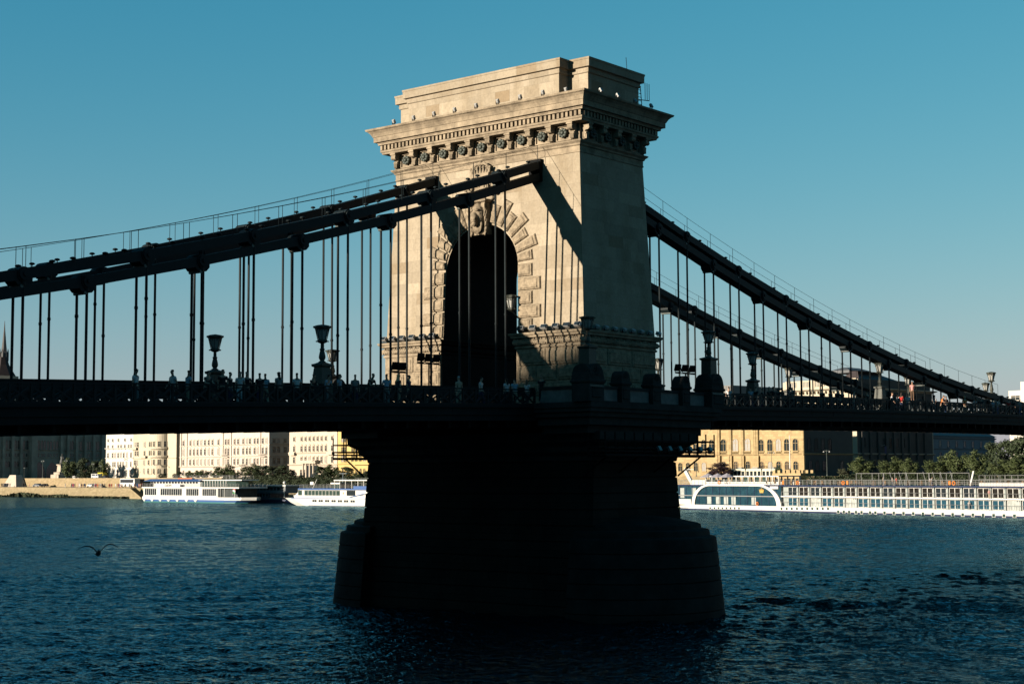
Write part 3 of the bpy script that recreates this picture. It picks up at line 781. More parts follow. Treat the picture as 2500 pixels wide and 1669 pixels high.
# ---- service gallery hung under the roadway round the pier
def gallery(s):
    b = MB(); zt, zm, zb = 12.05, 11.55, 11.1
    for y in (s*10.6, s*11.9):
        for z, r in ((zt, .05), (zm, .05), (zb, .09), (zb+.25, .05)): b.tube((-6.2, y, z), (6.4, y, z), r, 6)
        x = -6.2
        while x < 6.5: b.tube((x, y, zb), (x, y, zt+.5), .05, 6); x += 1.05
    for x in (-6.2, 6.4):
        for z in (zt, zm, zb): b.tube((x, s*11.9, z), (x, s*10.6, z), .05, 6)
    y0, y1 = sorted((s*10.6, s*11.9)); b.box(-6.2, 6.4, y0, y1, zb-.08, zb-.02)
    for x in (-5.4, -2, 2, 5.4): b.tube((x, s*11.5, zb), (x, s*9.6, zb-1.3), .06, 6)
    b.build('service_gallery', IRON_D, BR)
gallery(-1); gallery(1)

# ------------------------------------------------------------------ lamps on the bridge
LANT_LBL = {}
def lantern(b_iron, b_glass, z0, h=.95, top=.46, bot=.25):
    """tapering eight-sided lantern standing on z0"""
    n = 8; b_glass.lathe([(bot*.9, z0+.12), (top*.82, z0+h*.74)], n=n)
    b_iron.lathe([(.06, z0-.12), (.2, z0-.06), (bot+.05, z0), (bot+.04, z0+.08), (bot*.95, z0+.12)], n=n)
    b_iron.lathe([(top*.84, z0+h*.72), (top*.98, z0+h*.8), (top*1.02, z0+h*.9), (top*.86, z0+h*.97), (top*.5, z0+h), (.05, z0+h+.03)], n=n)
    for i in range(n):
        t = 2*math.pi*i/n; c, s = math.cos(t), math.sin(t)
        b_iron.tube((bot*c, bot*s, z0+.1), (top*.86*c, top*.86*s, z0+h*.76), .022, 5)
        b_iron.ball((top*1.0*c, top*1.0*s, z0+h*.88), .07, nu=6, nv=4)
        t = 2*math.pi*(i+.5)/n; b_iron.ball((top*.82*math.cos(t), top*.82*math.sin(t), z0+h*.66), .045, nu=6, nv=4)
        b_iron.ball(((bot+.08)*c, (bot+.08)*s, z0+.02), .045, nu=6, nv=4)
def make_lamp(name, ped_h, big):
    t = thing(name, 'lamp', 'street lamp')
    b = MB()
    if big: b.sweep(0, 0, .3, .3, [(.42, 0), (.40, .12), (.2, .35), (.1, .75), (.08, ped_h-.3), (.16, ped_h-.24), (.18, ped_h-.12), (.02, ped_h-.06), (-.12, ped_h)])
    else: b.sweep(0, 0, .3, .3, [(.2, 0), (.2, .25), (.15, .3), (.12, 1.2), (.04, ped_h-.4), (.02, ped_h-.28), (.12, ped_h-.22), (.13, ped_h-.1), (0, ped_h-.06), (-.12, ped_h)])
    if not big:
        for s in (-1, 1): b.ball((0, s*.44, .75), .16, .05, .3, 8, 6); b.ball((s*.44, 0, .75), .05, .16, .3, 8, 6)
    b.build('pedestal', LAMPIRON, t)
    p = ped_h; b = MB(); b.smooth = True
    b.lathe([(.24, p-.02), (.2, p+.05), (.12, p+.1), (.15, p+.16), (.19, p+.24), (.195, p+.34), (.16, p+.52), (.12, p+.68), (.15, p+.72), (.15, p+.76), (.1, p+.8), (.09, p+1.05)], n=14)
    b.build('stem', LAMPIRON, t)
    g = MB(); f = MB(); lantern(f, g, p+1.17)
    f.build('lantern_frame', LAMPIRON, t); g.build('lantern_glass', FROST, t)
    return t
LAMP = make_lamp('street_lamp', 2.48, False)
LAMPB = make_lamp('street_lamp', 3.1, True)
spots = [('A', -23.25, 4.66, 'cast iron street lamp seen black against the sky, leftmost lamp of the bridge'),
         ('B', -23.35, -4.66, 'cast iron street lamp with a wide dark pedestal, standing among people left of the tower'),
         ('E', 23.9, -4.66, 'dark cast iron street lamp behind the railing, second lamp right of the balcony corner'),
         ('R', 24.4, 4.66, 'small looking street lamp whose lantern shows just past the right edge of the tower base'),
         ('F', 46.37, 4.66, 'street lamp with a sunlit lantern standing in front of the far building with a balustrade'),
         ('G', 46.26, -4.66, 'street lamp on a mossy sunlit pedestal before the long dark roof, right of the tower'),
         ('H', 71.92, 4.66, 'sunlit street lamp half hidden by a chain and by a person standing up high'),
         ('I', 71.6, -4.66, 'rightmost tall street lamp rising above the chain against the sky'),
         ('J', 92.6, 4.66, 'smaller sunlit street lamp partly behind the rightmost tall lamp')]
for i, (k, x, y, l) in enumerate(spots):
    o = LAMP if i == 0 else copy_tree(LAMP)
    o.location = (x, y, deck(x)); o['label'] = l; o['group'] = 'street lamps along the bridge'
for i, (x, y, l) in enumerate([(-7, -11.2, 'street lamp on the nearest balcony corner in front of the tower edge'), (7, -11.2, 'black street lamp on a tall pedestal at the right end of the balcony'),
                               (-7, 11.2, 'half sunlit street lamp on the far balcony corner, just left of the tower')]):
    o = LAMPB if i == 0 else copy_tree(LAMPB)
    o.location = (x, y, 14.4+.0); o['label'] = l; o['group'] = 'street lamps along the bridge'
    if i < 2: o.location.z = 15.3; o.scale = (1, 1, .84)
# bracket lantern on the right jamb of the arch
t = thing('wall_lantern', 'sunlit bracket lantern hung beside the right jamb of the tower arch', 'lantern', (-4.45, -3.05, 20.85))
f = MB(); g = MB(); lantern(f, g, 0, .98, .4, .22); f.tube((0, 0, -.1), (.5, -.15, -.5), .06, 6); f.tube((.5, -.15, -.55), (.75, -.25, -.1), .05, 6)
f.build('lantern_frame', LAMPIRON, t); g.build('lantern_glass', FROST, t)

# ------------------------------------------------------------------ floodlights
def make_flood(name, w, h, d, m, cat='floodlight'):
    t = thing(name, 'floodlight', cat)
    b = MB(); b.box(-w*.42, w*.42, -.03, .03, 0, .05); b.box(-w*.5-.03, -w*.5, -.03, .03, .03, .05+h*.7); b.box(w*.5, w*.5+.03, -.03, .03, .03, .05+h*.7); b.box(-w*.5-.03, w*.5+.03, -.03, .03, .03, .06)
    b.build('yoke', IRON_D, t)
    b = MB(Matrix.Translation((0, 0, .1+h/2)) @ Matrix.Rotation(R(-28), 4, 'X'))
    b.loft([[(-w/2, -d/2, -h/2), (w/2, -d/2, -h/2), (w/2, -d/2, h/2), (-w/2, -d/2, h/2)], [(-w/2, d*.1, -h/2), (w/2, d*.1, -h/2), (w/2, d*.1, h/2), (-w/2, d*.1, h/2)], [(-w*.3, d/2, -h*.3), (w*.3, d/2, -h*.3), (w*.3, d/2, h*.3), (-w*.3, d/2, h*.3)]])
    b.build('housing', m, t)
    b = MB(Matrix.Translation((0, 0, .1+h/2)) @ Matrix.Rotation(R(-28), 4, 'X')); b.box(-w*.44, w*.44, -d/2-.012, -d/2-.002, -h*.42, h*.42); b.build('lens', GLASSD, t)
    return t
FL = make_flood('floodlight', .26, .34, .2, FLOOD)
USED = set()
def put(proto, loc, rz, label, group, sc=1.0):
    o = copy_tree(proto) if proto.name in USED else proto
    USED.add(proto.name)
    o.location = loc; o.rotation_euler = (0, 0, rz); o.scale = (sc, sc, sc); o['label'] = label; o['group'] = group
    return o
cs = 840/2349
for i, (x, y) in enumerate([(283,560),(418,535),(557,507),(698,478),(845,450),(992,422),(1145,392),(1300,360),(1458,330)]):
    p = on(860+x*cs, 100+y*cs, 0, -5.0 if i < 8 else -4.6)
    put(FL, (p.x, p.y, 34.68), R(90), f'pale floodlight, {nth(i)} from the left on the sunlit side of the main cornice', 'floodlights on the main cornice', .85)
for i, (x, y) in enumerate([(1697,345),(1813,385),(1930,420),(2040,455)]):
    p = on(860+x*cs, 100+y*cs, 1, -9.5)
    put(FL, (p.x, p.y, 34.68), R(0), f'floodlight on the main cornice, {nth(i)} from the left above the shaded face', 'floodlights on the main cornice', .85)
FL2 = make_flood('floodlight', .5, .28, .34, FLOOD)
for s, n0 in ((1, 6), (-1, 6)):
    ys = [8.6, 7.75, 6.85, 5.9, 4.9, 4.0] if s > 0 else [-3.9, -4.9, -5.85, -6.8, -7.7, -8.6]
    for i, y in enumerate(ys):
        put(FL2, (-4.45, y, 19.26), R(-90), f'white floodlight, {nth(i)} from the left on the sunlit ledge {"left" if s > 0 else "right"} of the archway', 'floodlights on the pedestal ledges', 1.0)
for i in range(9):
    put(FL2, (-3.9+i*1.02, -8.95, 19.26), R(180) if i else R(-90), f'floodlight on the shaded right ledge, {nth(i)} from the tower corner', 'floodlights on the pedestal ledges', .8)
FL3 = make_flood('floodlight', .42, .46, .26, IRON_D)
def MB_bar(name, p, q, zlow):
    b = MB(); b.tube(p, q, .035, 6); m = (Vector(p)+Vector(q))/2; b.tube((m.x, m.y, zlow), m, .05, 6); return b.build(name, IRON_D)
def cluster(pxs, py, ax, v, zlow, lbl, lblf):
    ps = [on(x, py, ax, v) for x in pxs]; z = sum(p.z for p in ps)/len(ps)
    a, c = ps[0], ps[-1]; d = (c-a).normalized()*.35
    tag(MB_bar('lamp_bracket', (a.x-d.x, a.y-d.y, z), (c.x+d.x, c.y+d.y, z), zlow), lbl, 'lamp bracket', 'floodlight brackets')
    for i, p in enumerate(ps): put(FL3, (p.x, p.y, z+.03), R(90) if ax == 0 else R(150), lblf % nth(i), 'square black floodlights on brackets', 1.0)
cluster((1028, 1047, 1066), 888, 1, -4.3, 14.4, 'black post and bar carrying three floodlights left of the archway', 'square black floodlight left of the archway, %s of three')
cluster((966, 983), 909, 1, -4.0, 14.4, 'low bar carrying two small floodlights before the left pedestal', 'small black floodlight on the low bar before the left pedestal, %s of two')
cluster((1655.5, 1673, 1691.5), 912, 1, -9.6, 14.4, 'slim bar carrying three floodlights over the balcony', 'square floodlight over the right end of the balcony, %s of three')
FL4 = make_flood('floodlight', .3, .3, .24, mat('grey green floodlight', (.07,.085,.085), .5))
for i in range(6):
    x = -.4+i*1.22
    put(FL4, (x, -11.95, 11.25), R(0), f'small floodlight on the service gallery of the pier, {nth(i)} from left', 'floodlights on the service gallery', 1.1)

# small mushroom lamps along the tops of the chains
def mushroom():
    b = MB(); b.smooth = True; b.tube((0, 0, 0), (0, 0, .12), .03, 6); b.lathe([(.05, .1), (.15, .14), (.16, .18), (.11, .23), (.03, .25)], n=10)
    return b.build('chain_lamp', IRON)
ML = mushroom()
def chain_lamps(side, s, x0, x1, step, where):
    xs = along(x0, x1, step)
    for i, x in enumerate(xs):
        o = ML if 'chain_lamp' not in USED else ML.copy()
        if o is not ML: COL.objects.link(o)
        USED.add('chain_lamp')
        o.location = (x, s*4.66+(.25 if i % 2 else -.25), upz(x)+.25)
        tag(o, f'mushroom lamp, {nth(i)} out from the tower on the {where}', 'lamp', 'small lamps along the chains')
chain_lamps(-1, -1, -4.9, -46, 1.5, 'near chain left of the tower')
chain_lamps(-1, 1, -5.3, -44, 1.9, 'far chain left of the tower')
chain_lamps(1, -1, 8.6, 77, 1.83, 'near chain right of the tower')

# ------------------------------------------------------------------ people
def skin_mesh(chains_, name, mirror=False):
    """grow one continuous surface over connected joints: chains_ = [[(point, radius), ...], ...]; equal points are shared"""
    vs = []; rad = []; es = []; idx = {}
    for ch in chains_:
        prev = None
        for p, r in ch:
            key = tuple(round(c, 4) for c in p)
            if key not in idx: idx[key] = len(vs); vs.append(p); rad.append(r)
            k = idx[key]
            if prev is not None: es.append((prev, k))
            prev = k
    me = bpy.data.meshes.new(name); me.from_pydata(vs, es, [])
    o = bpy.data.objects.new(name, me); COL.objects.link(o)
    m = o.modifiers.new('skin', 'SKIN'); m.use_smooth_shade = True
    for i, r in enumerate(rad):
        sv = me.skin_vertices[0].data[i]; sv.radius = r if isinstance(r, tuple) else (r, r); sv.use_root = (i == 0)
    s = o.modifiers.new('sub', 'SUBSURF'); s.levels = 1; s.render_levels = 1
    dg = bpy.context.evaluated_depsgraph_get(); dg.update()
    out = bpy.data.meshes.new_from_object(o.evaluated_get(dg)); out.name = name
    bpy.data.objects.remove(o); return out
SKINC = [(.24,.14,.095), (.28,.18,.13), (.13,.075,.05)]
SKINM = [mat(f'skin tone {"abc"[i]}', c, .6) for i, c in enumerate(SKINC)]
def person_proto(pose):
    """1.75 m figure facing -Y; returns meshes of body, shirt, trousers, hair, shoes"""
    lean = {'lean': -.22, 'walk': -.04, 'bend': -.42}.get(pose, 0)
    sw = .24 if pose == 'walk' else .03
    hipz, chz, shz = .93, 1.2, 1.42
    def torso(z): return Vector((0, lean*max(0, z-hipz)/.6, z))
    P, Wp, Cp, Sp, N = torso(hipz), torso(1.06), torso(1.28), torso(1.42), torso(1.5)
    H0 = N+Vector((0, -.015+lean*.1, .07)); H1 = H0+Vector((0, -.02, .1)); H2 = H1+Vector((0, 0, .09))
    L = {}
    for s in (-1, 1):
        f = s*sw
        L[s] = [Vector((s*.095, lean*.0, hipz-.04)), Vector((s*.1, -f*.55-.02, .5)), Vector((s*.1, -f+.03, .09))]
        if pose == 'walk' and s < 0: L[s] = [L[s][0], Vector((s*.1, .02, .5)), Vector((s*.1, .3, .15))]
    A = {}
    for s in (-1, 1):
        S = Sp+Vector((s*.175, 0, -.02))
        if pose in ('lean', 'bend'): A[s] = [S, S+Vector((s*.06, -.1, -.26)), S+Vector((s*.0, -.34, -.3))]
        elif pose == 'walk': A[s] = [S, S+Vector((s*.05, s*.08+.02, -.28)), S+Vector((s*.05, s*.2-.05, -.5))]
        elif pose == 'phone' and s > 0: A[s] = [S, S+Vector((s*.06, -.06, -.27)), S+Vector((s*-.02, -.3, -.08))]
        else: A[s] = [S, S+Vector((s*.06, .02, -.28)), S+Vector((s*.06, -.03, -.53))]
    hand = {s: A[s][2]+(A[s][2]-A[s][1]).normalized()*.09 for s in (-1, 1)}
    body = [[(P, (.15, .1)), (Wp, (.13, .095)), (Cp, (.155, .105)), (Sp, (.12, .08)), (N, .055), (H0, (.062, .075)), (H1, (.078, .095)), (H2, (.062, .075))],
            [(H1, (.078, .095)), (H1+Vector((0, -.105, -.035)), .018)]]
    for s in (-1, 1):
        body += [[(P, (.15, .1)), (L[s][0], .085), (L[s][1], .058), (L[s][2], .04), (L[s][2]+Vector((0, -.17, -.05)), (.04, .03))],
                 [(Sp, (.12, .08)), (A[s][0], .055), (A[s][1], .042), (A[s][2], .03), (hand[s], (.035, .02))]]
    e = .014
    shirt = [[(P+Vector((0,0,-.02)), (.155+e, .108+e)), (Wp, (.138+e, .1+e)), (Cp, (.16+e, .11+e)), (Sp, (.125+e, .085+e))]]
    for s in (-1, 1): shirt += [[(Sp, (.125+e, .085+e)), (A[s][0], .062+e), (A[s][0]*.45+A[s][1]*.55, .055+e)]]
    trs = [[(P+Vector((0,0,.04)), (.15+e, .105+e)), (P, (.152+e, .105+e))]]
    for s in (-1, 1): trs += [[(P, (.152+e, .105+e)), (L[s][0], .09+e), (L[s][1], .066+e), (L[s][2]*.97+L[s][1]*.03, .05+e)]]
    hair = [[(H1+Vector((0, .03, -.02)), (.07, .08)), (H1+Vector((0, .018, .05)), (.088, .1)), (H2+Vector((0, .012, .03)), (.066, .075))]]
    if pose in ('lean', 'long'): hair += [[(H1+Vector((0, .03, -.02)), (.07, .08)), (H0+Vector((0, .07, -.02)), (.07, .05)), (Cp+Vector((0, .13, .06)), (.06, .03))]]
    return {k: skin_mesh(v, k) for k, v in (('body', body), ('shirt', shirt), ('trousers', trs), ('hair', hair))}
PROTO = {}
CLOTH = {}
def cloth(c):
    c = tuple(c)
    if c not in CLOTH: CLOTH[c] = mat('cloth %d' % len(CLOTH), c, .85, .15, 8)
    return CLOTH[c]
COLS = {'white': (0.385,0.385,0.385), 'pale blue': (0.193,0.264,0.330), 'black': (0.008,0.008,0.010), 'dark grey': (0.033,0.033,0.036), 'red': (0.275,0.011,0.008), 'orange': (0.330,0.110,0.022), 'navy': (0.011,0.017,0.044),
        'beige': (0.248,0.198,0.138), 'brown': (0.066,0.039,0.022), 'blue': (0.033,0.083,0.220), 'green': (0.033,0.077,0.039), 'grey': (0.138,0.138,0.138), 'pink': (0.330,0.165,0.154)}
HAIRC = {'dark': (.02,.014,.01), 'blond': (.4,.28,.13), 'grey': (.3,.3,.3), 'brown': (.09,.05,.025)}
def person(loc, rz, pose, top, legs, hair, label, group, sc=1, skin=0):
    if pose not in PROTO: PROTO[pose] = person_proto(pose)
    t = thing('person', label, 'person', loc, group); t.rotation_euler = (0, 0, rz); t.scale = (sc, sc, sc)
    body = None
    for k, m in (('body', SKINM[skin]), ('shirt', cloth(COLS[top])), ('trousers', cloth(COLS[legs])), ('hair', cloth(HAIRC[hair]))):
        me = PROTO[pose][k]
        if not me.materials: me.materials.append(m)
        o = bpy.data.objects.new(k, me); COL.objects.link(o); o.parent = t
        o.material_slots[0].link = 'OBJECT'; o.material_slots[0].material = m
    return t
LEFTP = [(331,'long','white','grey','dark'),(423,'walk','white','grey','dark'),(460,'stand','pale blue','beige','dark'),(503,'lean','dark grey','black','dark'),(544,'long','black','black','dark'),
 (561,'stand','black','navy','dark'),(586,'stand','white','white','dark'),(602,'phone','black','black','brown'),(634,'stand','black','navy','dark'),(648,'walk','pale blue','beige','dark'),(681,'long','grey','black','dark'),
 (725,'stand','white','black','dark'),(760,'lean','black','black','dark'),(795,'lean','pale blue','grey','dark'),(829,'stand','pale blue','dark grey','brown'),(867,'stand','grey','navy','dark'),(897,'bend','black','black','dark'),
 (944,'phone','pale blue','grey','dark'),(972,'long','dark grey','beige','blond'),(998,'stand','navy','black','dark'),(1120,'stand','beige','beige','grey'),(1173,'walk','white','navy','dark'),(1237,'long','white','black','dark'),(1257,'walk','pale blue','beige','dark'),(1287,'stand','white','dark grey','brown')]
def place_people(rows, where, group, y=-6.1, rzs=None):
    for i, (px, pose, top, legs, hair) in enumerate(rows):
        yy = y+random.uniform(-.4, .5); p = on(px, 940, 1, yy)
        rz = random.choice([R(20), R(-40), R(80), R(-95), R(170), R(150)]) if pose not in ('lean', 'bend') else R(random.uniform(-15, 15))
        person((p.x, yy, deck(p.x)), rz, pose, top, legs, hair, f'{nth(i)} person from left {where}, {top} top', group, random.uniform(.96, 1.04), 1 if hair == 'blond' else random.choice([0, 0, 1, 2]))
place_people(LEFTP, 'behind the left railing', 'people on the left stretch of the footway')
person((on(1500, 945, 1, -8.6).x, -8.6, 14.4), R(10), 'lean', 'blue', 'navy', 'dark', 'person in a blue top leaning over the middle of the stone balcony', 'people on the balcony')
person((on(1322, 940, 1, -7.6).x, -7.6, 14.4), R(-60), 'stand', 'black', 'black', 'dark', 'person in black standing at the left end of the stone balcony', 'people on the balcony')
RIGHTP = [(1759,'long','pink','black','dark'),(1779,'stand','white','beige','dark'),(1833,'walk','pale blue','navy','dark'),(1845,'stand','black','black','dark'),(1860,'stand','black','navy','dark'),(1878,'stand','dark grey','black','grey'),
 (1888,'phone','black','black','dark'),(1897,'stand','dark grey','black','brown'),(1909,'long','black','black','dark'),(1922,'lean','navy','black','dark'),(1933,'stand','black','dark grey','dark'),(2007,'stand','black','grey','dark'),(2027,'long','dark grey','navy','dark'),
 (2044,'stand','black','black','dark'),(2055,'walk','black','navy','dark'),(2084,'stand','pink','grey','dark'),(2117,'stand','black','black','brown'),(2176,'walk','white','beige','brown'),(2191,'stand','white','pink','dark'),(2200,'long','red','navy','dark'),(2215,'walk','white','navy','brown'),
 (2280,'long','white','grey','dark'),(2297,'lean','orange','beige','brown'),(2309,'stand','black','blue','dark'),(2354,'long','orange','beige','blond'),(2372,'bend','white','grey','dark'),(2395,'stand','dark grey','navy','dark'),(2423,'stand','pale blue','navy','dark'),(2432,'lean','white','blue','dark'),(2461,'stand','red','black','dark'),(2472,'long','black','black','dark'),(2488,'stand','grey','blue','dark')]
place_people(RIGHTP, 'behind the right railing', 'people on the right stretch of the footway')
p = on(2227, 940, 1, -4.66)
person((p.x, -4.66, deck(p.x)+1.28), R(-60), 'phone', 'pink', 'brown', 'dark', 'person in a pink top standing up on the girder above the crowd at right', 'people on the right stretch of the footway')

# ------------------------------------------------------------------ seagull
def gull():
    p = CP + ray(240, 1349)*62
    t = thing('seagull', 'seagull with raised bent wings gliding low over the river at left', 'bird', p); t.rotation_euler = (R(-12), 0, YAW-R(90)+R(20)); t.scale = (1.22, 1.22, 1.3)
    M = mat('dark gull feathers', (.05,.05,.05), .8, .3, 20)
    b = MB(); b.smooth = True
    b.loft([[(r*math.cos(k*math.pi/4), y, z+r*.85*math.sin(k*math.pi/4)) for k in range(8)] for y, z, r in ((-.32, .02, .015), (-.27, .02, .035), (-.22, .02, .05), (-.14, .0, .06), (-.03, -.01, .085), (.1, -.01, .085), (.22, .0, .055), (.3, .01, .025))])
    b.add([(-.03, .28, .01), (.03, .28, .01), (.09, .45, .02), (-.09, .45, .02), (-.03, .28, .025), (.03, .28, .025), (.09, .45, .03), (-.09, .45, .03)], [(0,1,2,3),(7,6,5,4),(0,4,5,1),(1,5,6,2),(2,6,7,3),(3,7,4,0)])
    b.build('body', M, t)
    for s in (-1, 1):
        b = MB(); k = 1 if s > 0 else .82
        st = [(.05, -.1, .03, .16, .03), (.18, -.12, .16, .18, .025), (.3, -.13, .24*k, .17, .022), (.42, -.1, .25*k, .14, .02), (.56, -.03, .2*k, .1, .015), (.68, .06, .12*k, .03, .008)]
        b.loft([[(s*x, y, z), (s*x, y+c*.4, z+th), (s*x, y+c, z), (s*x, y+c*.4, z-th*.5)] for x, y, z, c, th in st]); b.build('wing', M, t)
gull()

# ------------------------------------------------------------------ the far bank: buildings
class Frame:
    """local axes on a vertical plane: u to the right in the photo, v away from the viewer, w up"""
    def __init__(s, o, t):
        s.o = Vector(o); s.t = Vector((t[0], t[1], 0)).normalized(); s.i = Vector((-s.t.y, s.t.x, 0))
        s.M = Matrix(((s.t.x, s.i.x, 0, s.o.x), (s.t.y, s.i.y, 0, s.o.y), (0, 0, 1, 0), (0, 0, 0, 1)))
    def uz(s, px, py=1150, v=0):
        p = on_plane(px, py, s.o+s.i*v, s.i); return (p-s.o).dot(s.t), p.z
    def u(s, px, v=0): return s.uz(px, 1150, v)[0]
    def z(s, px, py, v=0): return s.uz(px, py, v)[1]
    def pt(s, u, v, z): return s.o+s.t*u+s.i*v+Vector((0, 0, z))
def arcpoly(w, h, style, n=10):
    """outline of an opening w wide, h high, standing on 0: rect, round or pointed head"""
    if style == 'rect': return [(-w/2, 0), (w/2, 0), (w/2, h), (-w/2, h)]
    out = [(-w/2, 0), (w/2, 0)]
    if style == 'round':
        r = w/2
        for i in range(n+1):
            t = math.pi*i/n; out.append((r*math.cos(t), h-r+r*math.sin(t)))
    else:
        r = w*.95; hs = h-math.sqrt(r*r-(r-w/2)**2); cx = w/2-r; t1 = math.acos((r-w/2)/r)
        for i in range(n//2+1): t = t1*i/(n//2); out.append((cx+r*math.cos(t), hs+r*math.sin(t)))
        for i in range(n//2-1, -1, -1): t = t1*i/(n//2); out.append((-cx-r*math.cos(t), hs+r*math.sin(t)))
    return out
WIN = {}
def window(fr, root, u, z, w, h, style, trim, extra='', v=0, name='window', glass=None):
    w = round(w*5)/5; h = round(h*5)/5; key = (style, w, h, trim.name, extra, glass.name if glass else '')
    if key not in WIN:
        b = MB(); k = .13; d = .14
        b.m = 1; pl = arcpoly(w, h, style); n = len(pl); b.add([(x, -.02, y) for x, y in pl], [tuple(range(n))])
        b.m = 0
        po = [(x*(1+2*k/w), y if y <= 0 else y*(h+k)/h) for x, y in pl]
        vs = [(x, -.02, y) for x, y in pl]+[(x, -d, y) for x, y in pl]+[(x, -d, y) for x, y in po]+[(x, .1, y) for x, y in po]
        fs = []
        for i in range(n):
            j = (i+1) % n
            for a in (0, n, 2*n): fs.append((a+i, a+j, a+n+j, a+n+i))
        b.add(vs, fs)
        b.box(-.04, .04, -.07, -.021, .02, h-.05); b.box(-w/2, w/2, -.065, -.021, h*.62, h*.62+.08)
        b.box(-w/2-.3, w/2+.3, -.34, .0, -.22, -.02)                    # sill
        if 'p' in extra: b.add([(-w/2-.3, -.3, h+.25), (w/2+.3, -.3, h+.25), (0, -.3, h+.8), (-w/2-.3, 0, h+.25), (w/2+.3, 0, h+.25), (0, 0, h+.8)], [(0,1,2),(0,3,4,1),(1,4,5,2),(2,5,3,0)])
        if 'l' in extra: b.box(-w/2-.3, w/2+.3, -.32, 0, h+.24, h+.42)
        if 'b' in extra:
            for i in range(7): b.box(-w/2+w*i/6-.05, -w/2+w*i/6+.05, -.22, -.1, -1.0, -.22)
            b.box(-w/2-.15, w/2+.15, -.26, 0, -1.15, -1.0)
        b_ = b.build(name, [trim, glass or GLASSD]); WIN[key] = b_.data; o = b_
    else:
        o = bpy.data.objects.new(name, WIN[key]); COL.objects.link(o)
    o.parent = root; o.matrix_basis = Matrix.Translation(-Vector(root.location)) @ fr.M @ Matrix.Translation((u, v, z))
    return o
GLASSW = mat('warm reflecting glass', (.05,.04,.03), .15, .3, .5, spec=.8)
WRND = random.Random(2)
def rows(fr, root, spec, trim, v=0):
    """spec: (py_top, py_bottom, [px centres], width in m, style, extra)"""
    for yt, yb, xs, w, style, extra in spec:
        mid = xs[len(xs)//2]; z0 = fr.z(mid, yb, v); z1 = fr.z(mid, yt, v); w = w*1.3 if w < 1.2 else w
        for x in xs: window(fr, root, fr.u(x, v), z0, w, z1-z0, style, trim, extra, v, glass=WRND.choice([None, None, None, None, GLASSB, GLASSW]))
def cornice_mat(m): return m
def building(name, label, fr, u0, u1, zb, zt, depth, m, bands=(), roof=None, roofm=None, cat='building'):
    c = fr.pt((u0+u1)/2, 0, zb)
    root = thing(name, label, cat, c, 'buildings on the far bank', world=True)
    b = MB(fr.M); b.box(u0, u1, 0, depth, zb, zt)
    b.build('wall', m, root)
    for z, o, h in bands:
        b = MB(fr.M); b.sweep((u0+u1)/2, depth/2, (u1-u0)/2, depth/2, [(0, z), (o*.5, z+h*.3), (o, z+h*.6), (o, z+h*.9), (0, z+h)], cap=False); b.build('string_course', m, root)
    if roof:
        b = MB(fr.M); e = .6; uc = (u0+u1)/2
        b.add([(u0-e, -e, zt), (u1+e, -e, zt), (u1+e, depth+e, zt), (u0-e, depth+e, zt), (u0+depth*.35, depth*.5, zt+roof), (u1-depth*.35, depth*.5, zt+roof)], [(0,1,5,4),(1,2,5),(2,3,4,5),(3,0,4),(3,2,1,0)])
        b.build('roof', roofm, root)
    return root
def cx(x0, sc, xs): return [x0+x/sc for x in xs]
ROOFM = mat('brown roof sheet', (.06,.045,.04), .7, .3, .5); ROOFG = mat('slate roof', (.05,.055,.06), .6, .3, .5)
W_WHITE = mat('white render', (.36,.335,.29), .85, .1, .15); W_CREAM = mat('cream render', (.30,.262,.195), .85, .12, .15); W_PALE = mat('pale pinkish stucco', (.33,.285,.235), .85, .12, .2)
W_PINK = mat('pale buff stucco', (.31,.262,.205), .85, .12, .2); W_YEL = mat('yellow stucco', (.31,.225,.085), .85, .15, .2); W_TAN = ashlar('tan building stone', (.275,.205,.11), (.22,.16,.085), (.18,.13,.07), 1.6, .7, .02, .3, .35)
W_GOTH = mat('grey gothic stone', (.26,.225,.175), .9, .3, .3); W_SHADE = mat('shade toned side stone', (.055,.05,.045), .9, .25, .3); W_BLUE = mat('blue grey paint', (.10,.14,.17), .85, .12, .3); W_GREY = mat('grey panels', (.10,.10,.095), .7, .12, .3)  # darkest stone here: shade of the side facades put into its colour
GLASSB = mat('blinds behind glass', (.20,.19,.17), .3, .2, .6)
FB = Frame(bank(40), QT)                             # riverside facades
# --- gothic public building, facing down river
fg = Frame((0, 620, 0), (1, 0))
u0, u1 = fg.u(-30), fg.u(262)
gb = building('gothic_building', 'dark grey gothic building with pointed windows and a tall spire at far left', fg, u0, u1, 8.6, 36, 45, W_GOTH, [(fg.z(120, 1100), .5, .7), (fg.z(120, 1117), .35, .5)])
xA = lambda xs: cx(0, 5.22, xs)
for row in ((1075, 1097, xA([95,208,320,465,545,625,705,900,1010,1120,1228])),):
    z0, z1 = fg.z(120, row[1]), fg.z(120, row[0])
    for x in row[2]:
        for d in (-.85, .85): window(fg, gb, fg.u(x)+d, z0, 1.2, z1-z0, 'point', W_GOTH)
z0, z1 = fg.z(120, 1115.5), fg.z(120, 1106.5)
for x in xA([92,205,318,467,545,625,703,905,1012,1118,1225]):
    for d in (-.75, .75): window(fg, gb, fg.u(x)+d, z0, .9, z1-z0, 'rect', W_GOTH)
z0, z1 = fg.z(120, 1139.5), fg.z(120, 1124.5)
for x in xA([90,203,317,880,1005,1120,1225]):
    for d in (-.8, .8): window(fg, gb, fg.u(x)+d, z0, 1.1, z1-z0, 'point', W_GOTH)
for x in xA([497, 660]): window(fg, gb, fg.u(x), 8.7, 7.0, fg.z(100, 1127)-8.7, 'point', W_GOTH, name='portal')
